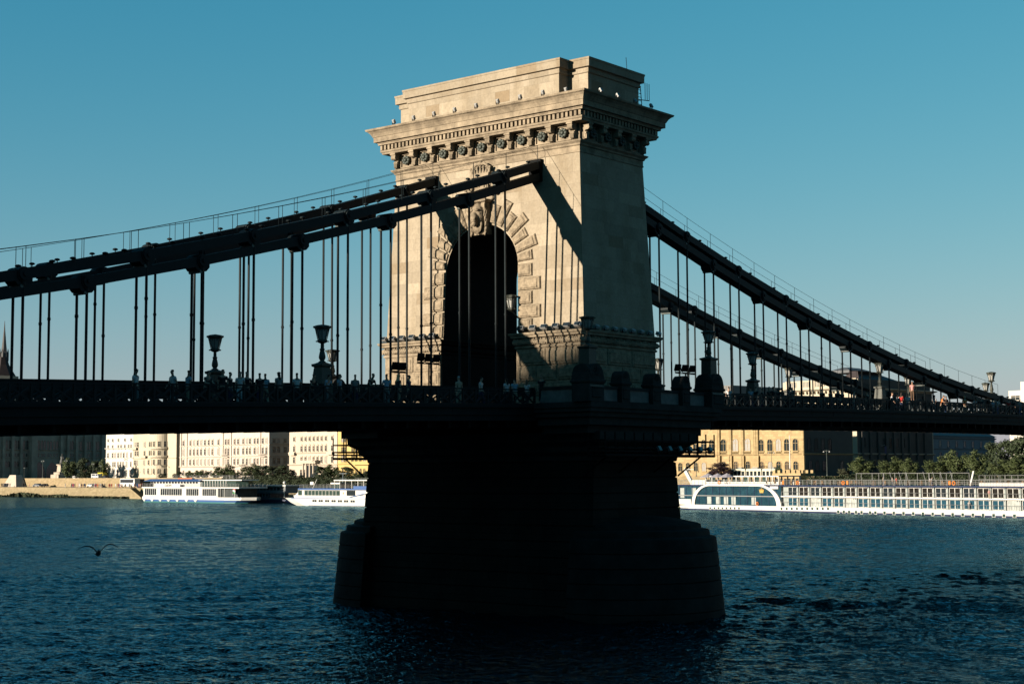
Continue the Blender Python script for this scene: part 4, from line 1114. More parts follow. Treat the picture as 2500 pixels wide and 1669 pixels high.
for i, x in enumerate(xA([30,145,255,392,765,850,960,1070,1180,1290])):
    b = MB(fg.M); u = fg.u(x); k = 1.6 if x > 70 and x < 80 else .7; dpt = 3.2 if k > 1 else 1.3
    b.box(u-k, u+k, -dpt, .2, 8.6, 30); b.box(u-k*.7, u+k*.7, -dpt*.7, .2, 30, 37)
    b.add([(u-k*.7, -dpt*.7, 37), (u+k*.7, -dpt*.7, 37), (u+k*.7, .2, 37), (u-k*.7, .2, 37), (u, -dpt*.25, 42)], [(0,1,4),(1,2,4),(2,3,4),(3,0,4)])
    b.build('buttress', W_GOTH, gb)
b = MB(); c = on(9, 900, 1, 660); c2 = on(9, 797, 1, 660)
zt = c2.z; R_ = mat('dark red roof tiles', (.018,.011,.010), .8, .4, .3)
b.lathe([(8.5, 36), (8.5, c.z-4)], (c.x-1, c.y, 0), 8); b.build('spire_base', W_GOTH, gb)
b = MB(); b.lathe([(7.2, c.z-4), (3.6, c.z+2), (2.4, c.z+6)], (c.x-1, c.y, 0), 8); b.build('spire_roof', R_, gb)
zt += 3
b = MB(); b.lathe([(2.1, c.z+5), (2.1, c.z+8), (1.5, c.z+9), (1.05, c.z+13), (.8, c.z+16), (.4, c.z+20), (.1, zt)], (c.x, c.y, 0), 8)
for i in range(8):
    t = i*math.pi/4; b.lathe([(.3, c.z+4), (.3, c.z+8), (.05, c.z+10.5)], (c.x+2.2*math.cos(t), c.y+2.2*math.sin(t), 0), 5)
b.build('spire', mat('dark spire stone', (.05,.05,.05), .8, .3, .5), gb)
# --- white block
ua, ub = FB.u(258), FB.u(325)
wb = building('apartment_building', 'flat white apartment block beside the dark gothic building', FB, ua, ub, 8.6, 33, 16, W_WHITE, [(FB.z(290, 1096), .5, .6), (FB.z(290, 1119), .35, .4)], 4, ROOFG)
rows(FB, wb, [(1073, 1094, xA([1375,1432,1505,1540,1588,1635,1668]), .9, 'rect', ''), (1085.5, 1095.5, xA([1375,1432,1505,1540,1588,1635,1668]), .9, 'rect', '')][1:] +
     [(1105, 1117.5, xA([1375,1433,1465,1505,1538,1575,1615,1668]), .9, 'rect', 'l'), (1127, 1139, xA([1440,1465,1503,1537,1568,1612,1667]), .8, 'rect', ''), (1147, 1162, xA([1455,1500,1535,1568,1610,1663]), 1.1, 'rect', ''), (1070, 1077, xA([1375,1432,1505,1588,1668]), .9, 'rect', '')], W_WHITE)
# --- cream block with a round corner tower
ua, ub = FB.u(325.5), FB.u(430)
cb_ = building('apartment_building', 'cream apartment block with a rounded corner tower and small balconies', FB, ua, ub, 8.6, 33, 24, W_CREAM, [(FB.z(360, 1120), .3, .4)], 5, ROOFM)
xs = [1725,1755,1840,1905,1935]
rows(FB, cb_, [(1079, 1090, xA(xs), .9, 'rect', ''), (1100.5, 1111.5, xA(xs), .9, 'rect', ''), (1122.5, 1134, xA([1720,1745,1835,1893,1945]), .9, 'rect', ''), (1143, 1155, xA([1725,1835,1890,1945]), 1.0, 'round', '')], W_CREAM)
uc, rr = FB.u(394), 4.6
b = MB(FB.M); b.lathe([(rr, 8.6), (rr, 35), (rr+.5, 35.2), (rr+.5, 36), (.2, 41)], (uc, .6, 0), 28)
for z in (FB.z(394, 1118), FB.z(394, 1098)): b.lathe([(rr, z), (rr+.9, z+.4), (rr+.9, z+1.2), (rr+.8, z+1.2), (rr+.8, z+.5), (rr, z+.5)], (uc, .6, 0), 28)
b.build('corner_tower', W_CREAM, cb_)
for yt, yb, st in ((1078, 1090, 'rect'), (1100, 1112, 'round'), (1122, 1134, 'rect'), (1143, 1156, 'round')):
    for a in (-150, -118, -85, -52, -20):
        t = R(a); f2 = Frame(FB.pt(uc+rr*math.cos(t), .6+rr*math.sin(t), 0), FB.t*(-math.sin(t))+FB.i*math.cos(t))
        z0 = FB.z(394, yb); window(f2, cb_, 0, z0, 1.0, FB.z(394, yt)-z0, st, W_CREAM, '', -.02)
for x, y in ((1840, 1117), (1720, 1097)):
    b = MB(FB.M); u = FB.u(x/5.22); z = FB.z(x/5.22, y); b.box(u-2.4, u+2.4, -1.1, 0, z-.2, z); b.box(u-2.4, u+2.4, -1.1, -1.04, z, z+.95); b.build('balcony', W_CREAM, cb_)
# --- long pale palace
xB = lambda xs: cx(330, 3.981, xs)
ua, ub = FB.u(440), FB.u(658)
pb_ = building('palace', 'long pale palace with rows of narrow dark windows above the moored boats', FB, ua, ub, 8.6, 34, 15, W_PALE, [(FB.z(550, 1116), .4, .5), (FB.z(550, 1140), .5, .6), (FB.z(550, 1088), .35, .4)], 5, ROOFG)
xs = [468,535,570,605,640,677,713,750,808,878,905,965,1000,1050,1085,1115,1160,1190,1240,1275]
rows(FB, pb_, [(1073, 1084.5, xB(xs), .95, 'rect', 'l'), (1095, 1109, xB(xs), .95, 'rect', 'p'), (1120, 1133.5, xB(xs), .95, 'rect', 'l'), (1147, 1160, xB([470,525,600,640,690,740,800,880,940,1000,1040,1100,1180,1240]), 1.3, 'round', '')], W_PALE)
for x in xB([445, 500, 850, 930, 1215, 1300]):
    b = MB(FB.M); u = FB.u(x); b.box(u-.5, u+.5, -.35, 0, 13.5, 33.9); b.build('pilaster', W_PALE, pb_)
for x, y in ((890, 295), (1250, 290), (1060, 390)):
    px = 330+x/3.981; b = MB(FB.M); u = FB.u(px); z = FB.z(px, 1040+y/3.981); b.box(u-2.2, u+2.2, -1.2, 0, z-.35, z-.1)
    for i in range(11): b.box(u-2.2+.42*i, u-2.06+.42*i, -1.18, -1.06, z-.1, z+.8)
    b.box(u-2.2, u+2.2, -1.25, -1.0, z+.8, z+.95); b.build('balcony', W_PALE, pb_)
fs_ = Frame(FB.pt(ub, 0, 0), FB.i)                    # its side street face
rows(fs_, pb_, [(1071, 1080, xB([1348,1392,1455]), 1.0, 'rect', 'l'), (1091, 1104, xB([1348,1392,1455]), 1.1, 'rect', 'l'), (1118, 1131, xB([1348,1392,1455]), 1.1, 'rect', 'l')], W_PALE)
# --- buff palace with columned porch
ua, ub = FB.u(706), FB.u(823)
kb = building('palace', 'buff palace with a columned porch between the pale palace and the yellow house', FB, ua, ub, 8.6, 34, 18, W_PINK, [(FB.z(760, 1107), .4, .5), (FB.z(760, 1136), .5, .6)], 5, ROOFM)
xs = [1545,1617,1656,1695,1735,1773,1812,1853,1915]
rows(FB, kb, [(1066, 1075, xB(xs), 1.0, 'rect', 'l'), (1088, 1101, xB(xs), 1.0, 'rect', 'p'), (1114.5, 1129, xB(xs), 1.0, 'rect', 'l'), (1146, 1159, xB([1543,1615,1650,1850,1900]), 1.1, 'rect', '')], W_PINK)
for x, y in ((1540, 275), (1905, 270)):
    px = 330+x/3.981; b = MB(FB.M); u = FB.u(px); z = FB.z(px, 1040+y/3.981); b.box(u-1.8, u+1.8, -1.2, 0, z-.3, z); b.box(u-1.8, u+1.8, -1.2, -1.1, z, z+.95); b.build('balcony', W_PINK, kb)
b = MB(FB.M)
for x in (1665, 1695, 1730, 1765): u = FB.u(330+x/3.981); b.tube((u, -1.6, 8.6), (u, -1.6, 14.2), .38, 10)
u = FB.u(330+1715/3.981); b.box(u-5.2, u+5.2, -2.2, 0, 14.2, 15.4); b.build('porch', W_PINK, kb)
b = MB(FB.M); b.box(u-4, u+4, -.03, -.01, 8.7, 14); b.build('doorway', GLASSD, kb)
# --- yellow house
ua, ub = FB.u(824.5), FB.u(1030)
yb_ = building('apartment_building', 'yellow ornate house partly hidden by the left edge of the stone pier', FB, ua, ub, 8.6, 33, 18, W_YEL, [(FB.z(860, 1107), .4, .5), (FB.z(860, 1134), .4, .5)], 5, ROOFM)
rows(FB, yb_, [(1064, 1078, xB([2015,2040,2113,2150,2190,2230]), 1.0, 'rect', 'l'), (1090, 1102, xB([2015,2040,2113,2150,2190,2230]), 1.0, 'rect', 'p'), (1110, 1127, xB([2015,2040,2113,2150,2190,2230]), 1.0, 'rect', 'l'), (1144, 1158, xB([2020,2070,2115,2152,2193,2228]), 1.3, 'round', '')], W_YEL)
u = FB.u(886); z = FB.z(886, 1132); b = MB(FB.M); b.box(u-5, u+5, -1.3, 0, z-.3, z); b.box(u-5, u+5, -1.3, -1.2, z, z+.95); b.build('balcony', W_YEL, yb_)
# --- tan academy with arched windows
xC = lambda xs: cx(1600, 4.894, xs)
FA = Frame(bank(48), QT)
ua, ub = FA.u(1400), FA.u(1964)
ab_ = building('public_building', 'tan stone palace with two rows of tall arched windows behind the cruise ship', FA, ua, ub, 8.6, 27, 24, W_TAN, [(FA.z(1800, 1112), .35, .5), (FA.z(1800, 1110.3), .2, .2)], 3, ROOFM)
up_ = [300,392,487,582,676]; md = [818,963,1108]; rg = [1270,1375,1476,1577,1680]
rows(FA, ab_, [(1073, 1101, xC(up_), 1.75, 'round', 'b'), (1070, 1100.5, xC(md), 1.9, 'round', 'b'), (1070.5, 1100, xC(rg), 1.75, 'round', 'b'), (1128, 1149.5, xC(up_[:4]), 1.5, 'round', ''), (1125, 1144, xC(md), 1.7, 'round', ''), (1125, 1146, xC(rg), 1.6, 'round', '')], W_TAN)
for x in xC([755,775,900,915,1045,1060,1190,1210,1235,1780]):
    b = MB(FA.M); u = FA.u(x); b.tube((u, -.3, FA.z(x, 1110)), (u, -.3, 26), .38, 10); b.box(u-.5, u+.5, -.7, 0, 8.6, FA.z(x, 1112)); b.build('column', W_TAN, ab_)
fA2 = Frame(FA.pt(ub, 0, 0), FA.i)
rows(fA2, ab_, [(1070, 1098, xC([1845,1928,2010,2090]), 1.7, 'round', ''), (1124, 1147, xC([1855,1937,2020,2230]), 1.5, 'round', '')], W_SHADE)
b = MB(fA2.M); b.box(.15, 23.8, -.02, .0, 8.6, 26.9); b.build('side_shade', W_SHADE, ab_)  # dark sheet over the tan side, its shade put into the colour
# --- big palace behind, seen above and under the bridge
FH = Frame(bank(108), QT)
ua, ub = FH.u(1920), FH.u(2094)
zc = FH.z(2000, 948)
hb = building('palace', 'large cream palace with a balustraded attic and low brown roof above the bridge railing', FH, ua, ub, 8.6, zc, 45, W_CREAM, [(zc-.9, 1.3, .9), (zc-4.2, .4, .5), (FH.z(2085, 1110), .5, .6)])
b = MB(FH.M); u = ua
b.box(ua, ub, .2, .5, zc, zc+.6); b.box(ua, ub, .15, .55, zc+2.4, zc+2.8)
while u < ub: b.box(u-.14, u+.14, .25, .45, zc+.6, zc+2.4); u += .55
for i in range(6): uu = ua+(ub-ua)*i/5; b.box(uu-.8, uu+.8, .05, .6, zc+.05, zc+2.5)
b.build('balustrade', W_CREAM, hb)
u = ua
while u < ub: b = MB(FH.M); b.box(u-.25, u+.25, -.9, 0, zc-1.7, zc-.9); b.build('cornice_bracket', W_CREAM, hb); u += 1.5
b = MB(FH.M); zr = zc+6.2; b.add([(ua+6, 4, zc), (ub-1, 4, zc), (ub-1, 44, zc), (ua+6, 44, zc), (ua+18, 16, zr), (ub-13, 15, zr), (ub-13, 30, zr), (ua+18, 30, zr)], [(0,1,5,4),(1,2,6,5),(2,3,7,6),(3,0,4,7),(4,5,6,7)]); b.build('roof', ROOFM, hb)
b = MB(FH.M); b.sweep(ub-17, 22, 3.5, 6, [(.4, zr-.4), (.4, zr+.5), (-2.5, zr+1.6)]); b.build('roof_lantern', ROOFG, hb)
b = MB(FH.M); b.box(ub-.5, ub-.1, .6, 44, zc, zc+2.7); b.build('side_parapet', W_SHADE, hb)
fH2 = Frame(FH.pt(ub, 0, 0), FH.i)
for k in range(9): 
    b = MB(fH2.M); b.box(2+4.6*k, 3+4.6*k, -.6, 0, 14, zc-2); b.build('pilaster', W_SHADE, hb)
rows(fH2, hb, [(1070, 1092, [2112,2128,2144,2160,2176,2192,2208,2224,2240], 1.3, 'rect', ''), (1122, 1150, [2135,2165,2195,2225], 1.8, 'round', '')], W_SHADE)
b = MB(fH2.M); b.box(.2, 44.5, -.02, .0, 8.6, zc-1); b.build('side_shade', W_SHADE, hb)  # dark sheet painting side street shade over the cream wall
b = MB(fH2.M); u = fH2.u(2153); b.tube((u, 0, fH2.z(2153, 1088)), (u-1.2, -2.2, fH2.z(2153, 1086)), .06, 6); b.build('flag_pole', WHITE, hb)
b = MB(fH2.M); b.box(u-.9, u+.1, -1.9, -1.86, fH2.z(2153, 1107), fH2.z(2153, 1089)); b.build('banner', mat('violet banner', (.035,.03,.08), .8), hb)
# --- blue grey house further along the same side street
ua2 = fH2.u(2250); ub2 = fH2.u(2440)
fI = Frame(fH2.pt(0, 1.5, 0), FH.i)
ib = building('apartment_building', 'shaded blue grey house with two rows of windows behind the right hand trees', fI, ua2+.5, ub2, 8.6, fI.z(2320, 1064), 15, W_BLUE, [(fI.z(2320, 1097), .3, .4), (fI.z(2320, 1072), .5, .7)], 4, ROOFG)
rows(fI, ib, [(1077, 1091, [2276,2297,2317,2337,2357,2377,2397,2415], 1.0, 'rect', ''), (1104, 1118, [2276,2297,2317,2337,2357,2377,2397,2415], 1.0, 'rect', '')], W_BLUE)
# --- grey panelled block showing above the railing
FJ = Frame(bank(190), QT); ua, ub = FJ.u(1735), FJ.u(1791)
jb = building('office_block', 'flat topped grey panelled block showing just above the railing beside the balcony', FJ, ua, ub, 8.6, FJ.z(1770, 941), 60, W_GREY)
zt = FJ.z(1770, 941); b = MB(FJ.M); u = ua
while u < ub: b.box(u-.12, u+.12, -.15, 0, 20, zt-.3); u += 2.2
b.build('panel_ribs', W_GREY, jb)
# --- white modern building at the right edge
FK = Frame(bank(150), QT); ua, ub = FK.u(2468), FK.u(2560)
kb2 = building('office_block', 'white modern building with one dark window at the right edge of the photo', FK, ua, ub, 8.6, FK.z(2480, 953), 25, W_WHITE)
b = MB(FK.M); b.box(FK.u(2494), ub, 1, 22, FK.z(2480, 953), FK.z(2480, 932)); b.build('upper_storey', W_WHITE, kb2)
z = FK.z(2485, 976); window(FK, kb2, FK.u(2485), z, 3.0, FK.z(2485, 965)-z, 'rect', W_WHITE)
b = MB(FK.M); u = FK.u(2492); b.tube((u, 8, FK.z(2480, 953)), (u, 8, FK.z(2480, 940)), .12, 6); b.build('antenna', IRON_D, kb2)

# ------------------------------------------------------------------ trees of the far bank
def tree_proto(seed, leafm, name='broadleaf_tree', dense=1.0):
    r = random.Random(seed); t = thing(name, 'tree', 'tree')
    b = MB(); b.tube((0, 0, 0), (.1, 0, 3.2), .32, 8, .2)
    for i in range(7):
        a = r.uniform(0, 6.28); e = Vector((math.cos(a)*r.uniform(1, 2.4), math.sin(a)*r.uniform(1, 2.4), r.uniform(4.5, 7.5))); b.tube((.1, 0, r.uniform(2.4, 3.4)), e, .14, 6, .04)
    b.build('trunk', mat(name+' bark', (.04,.03,.02), .9, .3, 3), t)
    b = MB(); lumps = []
    for i in range(38):
        a = r.uniform(0, 6.28); zz = r.uniform(1.2, 9.2); k = math.sin(math.pi*min(1, max(.1, (zz+.2)/10.2)))**.6*3.3
        d = k*math.sqrt(r.uniform(.15, 1)); lumps.append((Vector((d*math.cos(a), d*math.sin(a), zz)), r.uniform(.8, 1.5)))
    for c, rad in lumps:
        for j in range(int(85*dense)):
            v = Vector((r.gauss(0, 1), r.gauss(0, 1), r.gauss(0, 1))); v.normalize(); p = c+v*rad*r.uniform(.55, 1.08)
            n = (v+Vector((r.uniform(-.7,.7), r.uniform(-.7,.7), r.uniform(-.2,.9)))).normalized(); a = n.orthogonal().normalized(); a = Matrix.Rotation(r.uniform(0, 6.28), 3, n) @ a; c2 = n.cross(a); s = r.uniform(.2, .42)
            b.add([p-a*s, p+c2*s*.55, p+a*s*1.1, p-c2*s*.55], [(0,1,2,3)])
    b.build('crown', leafm, t)
    return t
LEAF = [mat('fresh green leaves', (.032,.045,.011), .75, .5, 1.2), mat('dark green leaves', (.017,.027,.009), .75, .5, 1.2), mat('olive leaves', (.036,.04,.02), .8, .4, 1.2), mat('dark purple leaves', (.022,.010,.010), .75, .4, 1.2)]
TP = {}
def tree(px, ytop, wpx, off, kind, label, yb=None, group='trees along the far bank', name='broadleaf_tree'):
    f = Frame(bank(off), QT); p = f.pt(f.u(px), 0, 8.6); ztop = f.z(px, ytop); D = (p-CP).dot(fw)
    sx = wpx*D/F/7.6*(1.5 if px < 1000 else 1.28); sz = (ztop-8.6)/10.2
    if kind not in TP: TP[kind] = tree_proto(10+kind, LEAF[kind], 'shrub' if False else name); o = TP[kind]
    else: o = copy_tree(TP[kind])
    o.location = p; o.rotation_euler = (0, 0, random.uniform(0, 6.28)); o.scale = (sx, sx, sz); o.name = name; o['label'] = label; o['group'] = group
TL = [(170,1116,27,22,0,'bright green tree before the shaded gothic building, left of two dark trees'),(208,1118,35,24,1,'broad dark tree before the gothic building, middle of its row'),(236,1124,24,24,1,'narrow dark tree just left of a tall quay lamp post'),
 (254,1119,18,26,0,'slim green tree at the left corner of the white block'),(398,1155,17,20,1,'small round bush before the rounded corner tower'),(434,1150,18,24,1,'dark bush at the right end of the cream block'),
 (462,1148,16,22,0,'first small green tree above the big white boat'),(479,1147,18,22,0,'second small green tree above the big white boat'),(498,1146,22,22,0,'third small green tree above the big white boat'),
 (526,1151,18,22,0,'low green tree left of the tall tree above the white boat'),(549,1132,36,24,0,'tall green tree above the stern of the white boat'),(574,1147,22,20,0,'small green tree right of the tall one above the white boat'),
 (614,1130,36,24,0,'leftmost of four large trees before the street gap, lit at left'),(641,1135,32,24,1,'second of four large trees before the street gap'),(668,1138,30,22,1,'third of four large trees before the street gap'),(695,1135,32,24,1,'rightmost of four large trees before the street gap'),
 (716,1165,26,14,1,'dark round bush at the bow of the white and blue ship'),(735,1166,24,14,1,'dark round bush behind the bow mast of the white and blue ship'),(790,1137,34,24,1,'dark tree left of the tallest tree before the yellow house'),(808,1132,30,26,0,'tallest tree before the left end of the yellow house'),
 (842,1139,36,24,1,'broad dark tree before the yellow house'),(875,1151,20,24,0,'small tree near the left edge of the pier'),(893,1149,20,26,1,'dark tree touching the left edge of the pier'),
 (1753,1127,58,26,3,'dark purple leaved tree before the tan stone palace'),(1899,1136,14,22,0,'small green tree beside the crenellated pavilion'),(2059,1142,26,18,2,'pale olive shrub left of the right hand trees'),
 (2104,1112,54,20,0,'leftmost large green tree above the cruise ship, before a sunlit pillar'),(2176,1113,50,20,0,'second large tree above the cruise ship, before the dark facade'),(2221,1116,40,20,0,'third tree above the cruise ship, narrower than its neighbour'),
 (2289,1112,52,20,0,'fourth tree above the cruise ship, before the blue grey house'),(2336,1096,50,22,0,'tall fifth tree above the cruise ship'),(2384,1096,50,22,0,'tall sixth tree above the cruise ship'),(2441,1119,46,18,0,'small round tree near the right edge'),(2486,1108,54,18,0,'rightmost front tree at the photo edge'),
 (2459,1073,66,48,1,'big dark tree behind the front row at right'),(2505,1064,70,50,1,'dark tree rising highest at the right edge'),(2424,1078,50,52,1,'dark tree behind the blue grey house corner, at right')]
for a in TL: tree(*a)

# ------------------------------------------------------------------ boats at the far bank
BLUE = mat('blue boat paint', (.015,.05,.15), .5, .1, 1); TEAL = mat('teal boat stripe', (.012,.075,.07), .5, .1, 1); NAVY = mat('navy boat paint', (.008,.014,.04), .4, .1, 1)
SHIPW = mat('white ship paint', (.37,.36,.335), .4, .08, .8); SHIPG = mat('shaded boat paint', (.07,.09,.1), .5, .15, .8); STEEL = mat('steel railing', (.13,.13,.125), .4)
AWN = mat('blue awning', (.02,.06,.16), .7); ORANGE = mat('orange canvas', (.33,.1,.015), .7); REDM = mat('red cloth', (.3,.015,.015), .8); GREENM = mat('green cloth', (.015,.1,.03), .8)
GREEND = mat('greenish saloon glass', (.02,.035,.03), .12, spec=.6); SALOON = mat('blue tinted saloon glass', (.01,.03,.042), .1, .5, .5, spec=.7); CURT = mat('pale curtains', (.2,.215,.2), .7, .25, 1.2); DIV = mat('pale cabin divider', (.17,.19,.178), .5, .1, 1)
GOLD = mat('gold emblem', (.3,.2,.05), .4)
class Boat:
    def __init__(s, name, label, px0, py0, px1, py1, grp='boats moored along the far bank'):
        a = on(px0, py0, 2, WZ); c = on(px1, py1, 2, WZ); s.f = Frame((a.x, a.y, 0), (c-a)); s.len = (c-a).length
        s.root = thing(name, label, 'boat', (a.x, a.y, WZ), grp, world=True)
    def u(s, px, v=0): return s.f.u(px, v)
    def mb(s): return MB(s.f.M)
    def rail(s, u0, u1, v0, v1, z, h=1.05, step=1.5, name='railing', m=None, rails=3):
        b = s.mb(); pts = [(u0, v0), (u1, v0), (u1, v1), (u0, v1)]
        for (ua, va), (uc, vc) in zip(pts, pts[1:]+pts[:1]):
            L = math.hypot(uc-ua, vc-va); n = max(1, round(L/step))
            for i in range(n): k = i/n; b.tube((ua+(uc-ua)*k, va+(vc-va)*k, z), (ua+(uc-ua)*k, va+(vc-va)*k, z+h), .035, 5)
            for r in range(rails): zz = z+h*(r+1)/rails; b.tube((ua, va, zz), (uc, vc, zz), .03, 5)
        return b.build(name, m or STEEL, s.root)
    def win(s, u, z, w, h, m=GLASSD, frame=.08, v=0, name='window'):
        b = s.mb(); b.m = 1
        b.box(u-w/2-frame, u+w/2+frame, v-.05, v-.01, z-frame, z); b.box(u-w/2-frame, u+w/2+frame, v-.05, v-.01, z+h, z+h+frame)
        b.box(u-w/2-frame, u-w/2, v-.05, v-.01, z, z+h); b.box(u+w/2, u+w/2+frame, v-.05, v-.01, z, z+h)
        b.m = 0; b.box(u-w/2, u+w/2, v-.022, v-.012, z, z+h)
        return b.build(name, [m, SHIPW], s.root)
    def hull(s, u0, u1, depth, z0, z1, m, bow0=0, bow1=0, name='hull', flare=.0):
        """ring outline with pointed ends; bow0/bow1 = length of the taper at each end"""
        b = s.mb(); rings = []
        for z, k in ((z0, 0), ((z0+z1)/2, .6), (z1, 1)):
            a = u0-flare*k if bow0 else u0; c = u1+flare*k if bow1 else u1; o = []
            o += [(a+bow0, 0, z), (c-bow1, 0, z)]
            o += [(c-bow1*.4, depth*.16, z), (c, depth*.5, z), (c-bow1*.4, depth*.84, z)] if bow1 else []
            o += [(c-bow1, depth, z), (a+bow0, depth, z)]
            o += [(a+bow0*.4, depth*.84, z), (a, depth*.5, z), (a+bow0*.4, depth*.16, z)] if bow0 else []
            rings.append(o)
        b.loft(rings); return b.build(name, m, s.root)
def text(words, M, size, m, name, parent, depth=.03):
    cu = bpy.data.curves.new('lettering', 'FONT'); cu.body = words; cu.size = size; cu.extrude = depth; cu.align_x = 'CENTER'
    o = bpy.data.objects.new('lettering', cu); COL.objects.link(o); dg = bpy.context.evaluated_depsgraph_get(); dg.update()
    me = bpy.data.meshes.new_from_object(o.evaluated_get(dg)); bpy.data.objects.remove(o); me.transform(M); me.materials.clear(); me.materials.append(m)
    q = bpy.data.objects.new(name, me); COL.objects.link(q); attach(q, parent); return q
def ring(b, c, r, n=14, th=.1):
    pts = [(c[0]+r*math.cos(2*math.pi*i/n), c[1], c[2]+r*math.sin(2*math.pi*i/n)) for i in range(n+1)]
    b.path(pts, th, 6)

# --- white three deck excursion boat
E1 = Boat('river_boat', 'white three deck excursion boat with blue awnings and a big name board', 349, 1225, 592, 1229.3)
xb = lambda x: 330+x/3.981
def ub(x, v=0): return E1.u(xb(x), v)
def zb_(y, x=500, v=0): return E1.f.z(xb(x), 1040+y/3.981, v)
L0, L1 = ub(75), ub(1040)
E1.hull(L0+.8, L1-4, 10, WZ-.6, WZ+.4, TEAL, 0, 6, 'waterline_stripe', .3)
E1.hull(L0+.6, L1-3, 10.2, WZ+.4, zb_(712), BLUE, 0, 7, 'hull', .5)
E1.hull(L0-.2, L1, 11, zb_(714), zb_(686), SHIPW, 0, 8, 'rubbing_strake', .3)
for x in (95,170,250,330,415,505,592):
    b = E1.mb(); u = ub(x); z1 = zb_(712); z0 = WZ+.35; b.loft([[(u-.95, -.25, z1), (u+.95, -.25, z1), (u+.95, .5, z1), (u-.95, .5, z1)], [(u-.25, -.12, z0), (u+.25, -.12, z0), (u+.25, .5, z0), (u-.25, .5, z0)]]); b.build('fender', SHIPW, E1.root)
b = E1.mb(); b.box(L0, ub(800), .35, 10, zb_(688), zb_(600)); b.build('main_saloon', SHIPW, E1.root)
for g0, g1, n in ((95,210,6),(248,458,10),(498,620,6),(655,790,7)):
    for i in range(n):
        u0 = ub(g0+(g1-g0)*(i+.06)/n, .35); u1 = ub(g0+(g1-g0)*(i+.94)/n, .35); E1.win((u0+u1)/2, zb_(672), (u1-u0)*.93, zb_(608)-zb_(672), GLASSD, .03, .35)
b = E1.mb(); b.box(ub(800), ub(960), 1.5, 9, zb_(686), zb_(600)); b.build('foyer', mat('dim foyer wall', (.03,.035,.035), .9, .3, .6), E1.root)
b = E1.mb(); b.box(L0-.3, ub(1015), -.2, 10.8, zb_(602), zb_(590)); b.build('upper_deck', SHIPW, E1.root)
for x in (795, 830, 870, 970): b = E1.mb(); b.tube((ub(x), 0, zb_(690)), (ub(x), 0, zb_(600)), .09, 6); b.build('deck_post', SHIPW, E1.root)
E1.rail(L0, ub(1012), -.1, 10.6, zb_(590), 1.1, 1.6)
sb_ = E1.mb(); sb_.box(ub(212), ub(445), -.3, -.2, zb_(591), zb_(562)); SG = sb_.build('name_board', SHIPW, E1.root)
LT = E1.f.M @ Matrix.Translation((ub(330), -.33, zb_(587))) @ Matrix.Rotation(R(90), 4, 'X')
text('EUROPA', LT, (zb_(567)-zb_(587))/.58, IRON_D, 'lettering', SG, .02)
b = E1.mb(); b.box(ub(150), ub(620), 1.2, 9.4, zb_(592), zb_(532)); b.build('upper_saloon', SHIPW, E1.root)
for i in range(16): u = ub(165+29*i, 1.2); E1.win(u, zb_(556), 1.25, zb_(534)-zb_(556), GLASSD, .05, 1.2)
b = E1.mb()
b.add([(ub(100), -.6, zb_(530)), (ub(645), -.6, zb_(530)), (ub(645), 10.4, zb_(516)), (ub(100), 10.4, zb_(516)), (ub(112), 1.5, zb_(512)), (ub(640), 1.5, zb_(512)), (ub(645), -.6, zb_(533)), (ub(100), -.6, zb_(533))], [(0,1,5,4),(4,5,2,3),(7,6,1,0),(3,2,1,0)])
b.build('awning', AWN, E1.root)
b = E1.mb(); rr = []
for z in (zb_(585), zb_(528)):
    o = [(ub(610), 1.0, z), (ub(860), 1.0, z), (ub(930), 2, z), (ub(975), 5, z), (ub(930), 8.4, z), (ub(860), 9.4, z), (ub(610), 9.4, z)]; rr.append(o)
b.loft(rr); b.build('bow_saloon', GREEND, E1.root)
for i in range(10): b = E1.mb(); u = ub(628+26*i); b.box(u-.1, u+.1, .85, .98, zb_(585), zb_(528)); b.build('window_post', SHIPW, E1.root)
b = E1.mb(); b.loft([[(ub(605), .4, z), (ub(870), .4, z), (ub(985), 2, z), (ub(1000), 5, z), (ub(985), 8.6, z), (ub(870), 10, z), (ub(605), 10, z)] for z in (zb_(528), zb_(519))]); b.build('bow_roof', SHIPW, E1.root)
E1.rail(ub(315), ub(922), 1.2, 9, zb_(512), 1.1, 1.9)
b = E1.mb(); b.box(ub(367), ub(503), 2, 3, zb_(514), zb_(501)); b.build('orange_canvas', ORANGE, E1.root)
b = E1.mb(); u = ub(928); b.tube((u-.3, 1, zb_(665)), (u+.5, 1, zb_(612)), .05, 6); b.build('flag_staff', SHIPW, E1.root)
for k, m in enumerate((GREENM, SHIPW, REDM)):
    b = E1.mb(); z = zb_(645)+k*.62; b.add([(u-.1, .9, z), (u+1.6, .7, z-.5), (u+1.7, .7, z+.15), (u+.1, .9, z+.62), (u-.1, .95, z), (u+1.6, .75, z-.5), (u+1.7, .75, z+.15), (u+.1, .95, z+.62)], [(0,1,2,3),(7,6,5,4),(0,4,5,1),(1,5,6,2),(2,6,7,3),(3,7,4,0)]); b.build('flag', m, E1.root)
# --- dark boat moored between the two white ones
E2 = Boat('river_boat', 'dark two deck boat lying in shade between the two white boats', 575, 1226, 702, 1227.5)
ub2 = lambda x: E2.u(xb(x)); zb2 = lambda y, x=1200: E2.f.z(xb(x), 1040+y/3.981)
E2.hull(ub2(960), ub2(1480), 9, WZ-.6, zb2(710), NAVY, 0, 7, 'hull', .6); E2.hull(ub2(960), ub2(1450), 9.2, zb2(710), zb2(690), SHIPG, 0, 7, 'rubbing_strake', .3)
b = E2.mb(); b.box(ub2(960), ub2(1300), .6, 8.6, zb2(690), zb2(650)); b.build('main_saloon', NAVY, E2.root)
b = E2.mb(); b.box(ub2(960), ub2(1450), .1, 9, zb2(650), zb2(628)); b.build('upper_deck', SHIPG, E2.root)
b = E2.mb(); b.box(ub2(960), ub2(1445), .8, 8.6, zb2(628), zb2(582)); b.build('upper_saloon', SHIPG, E2.root)
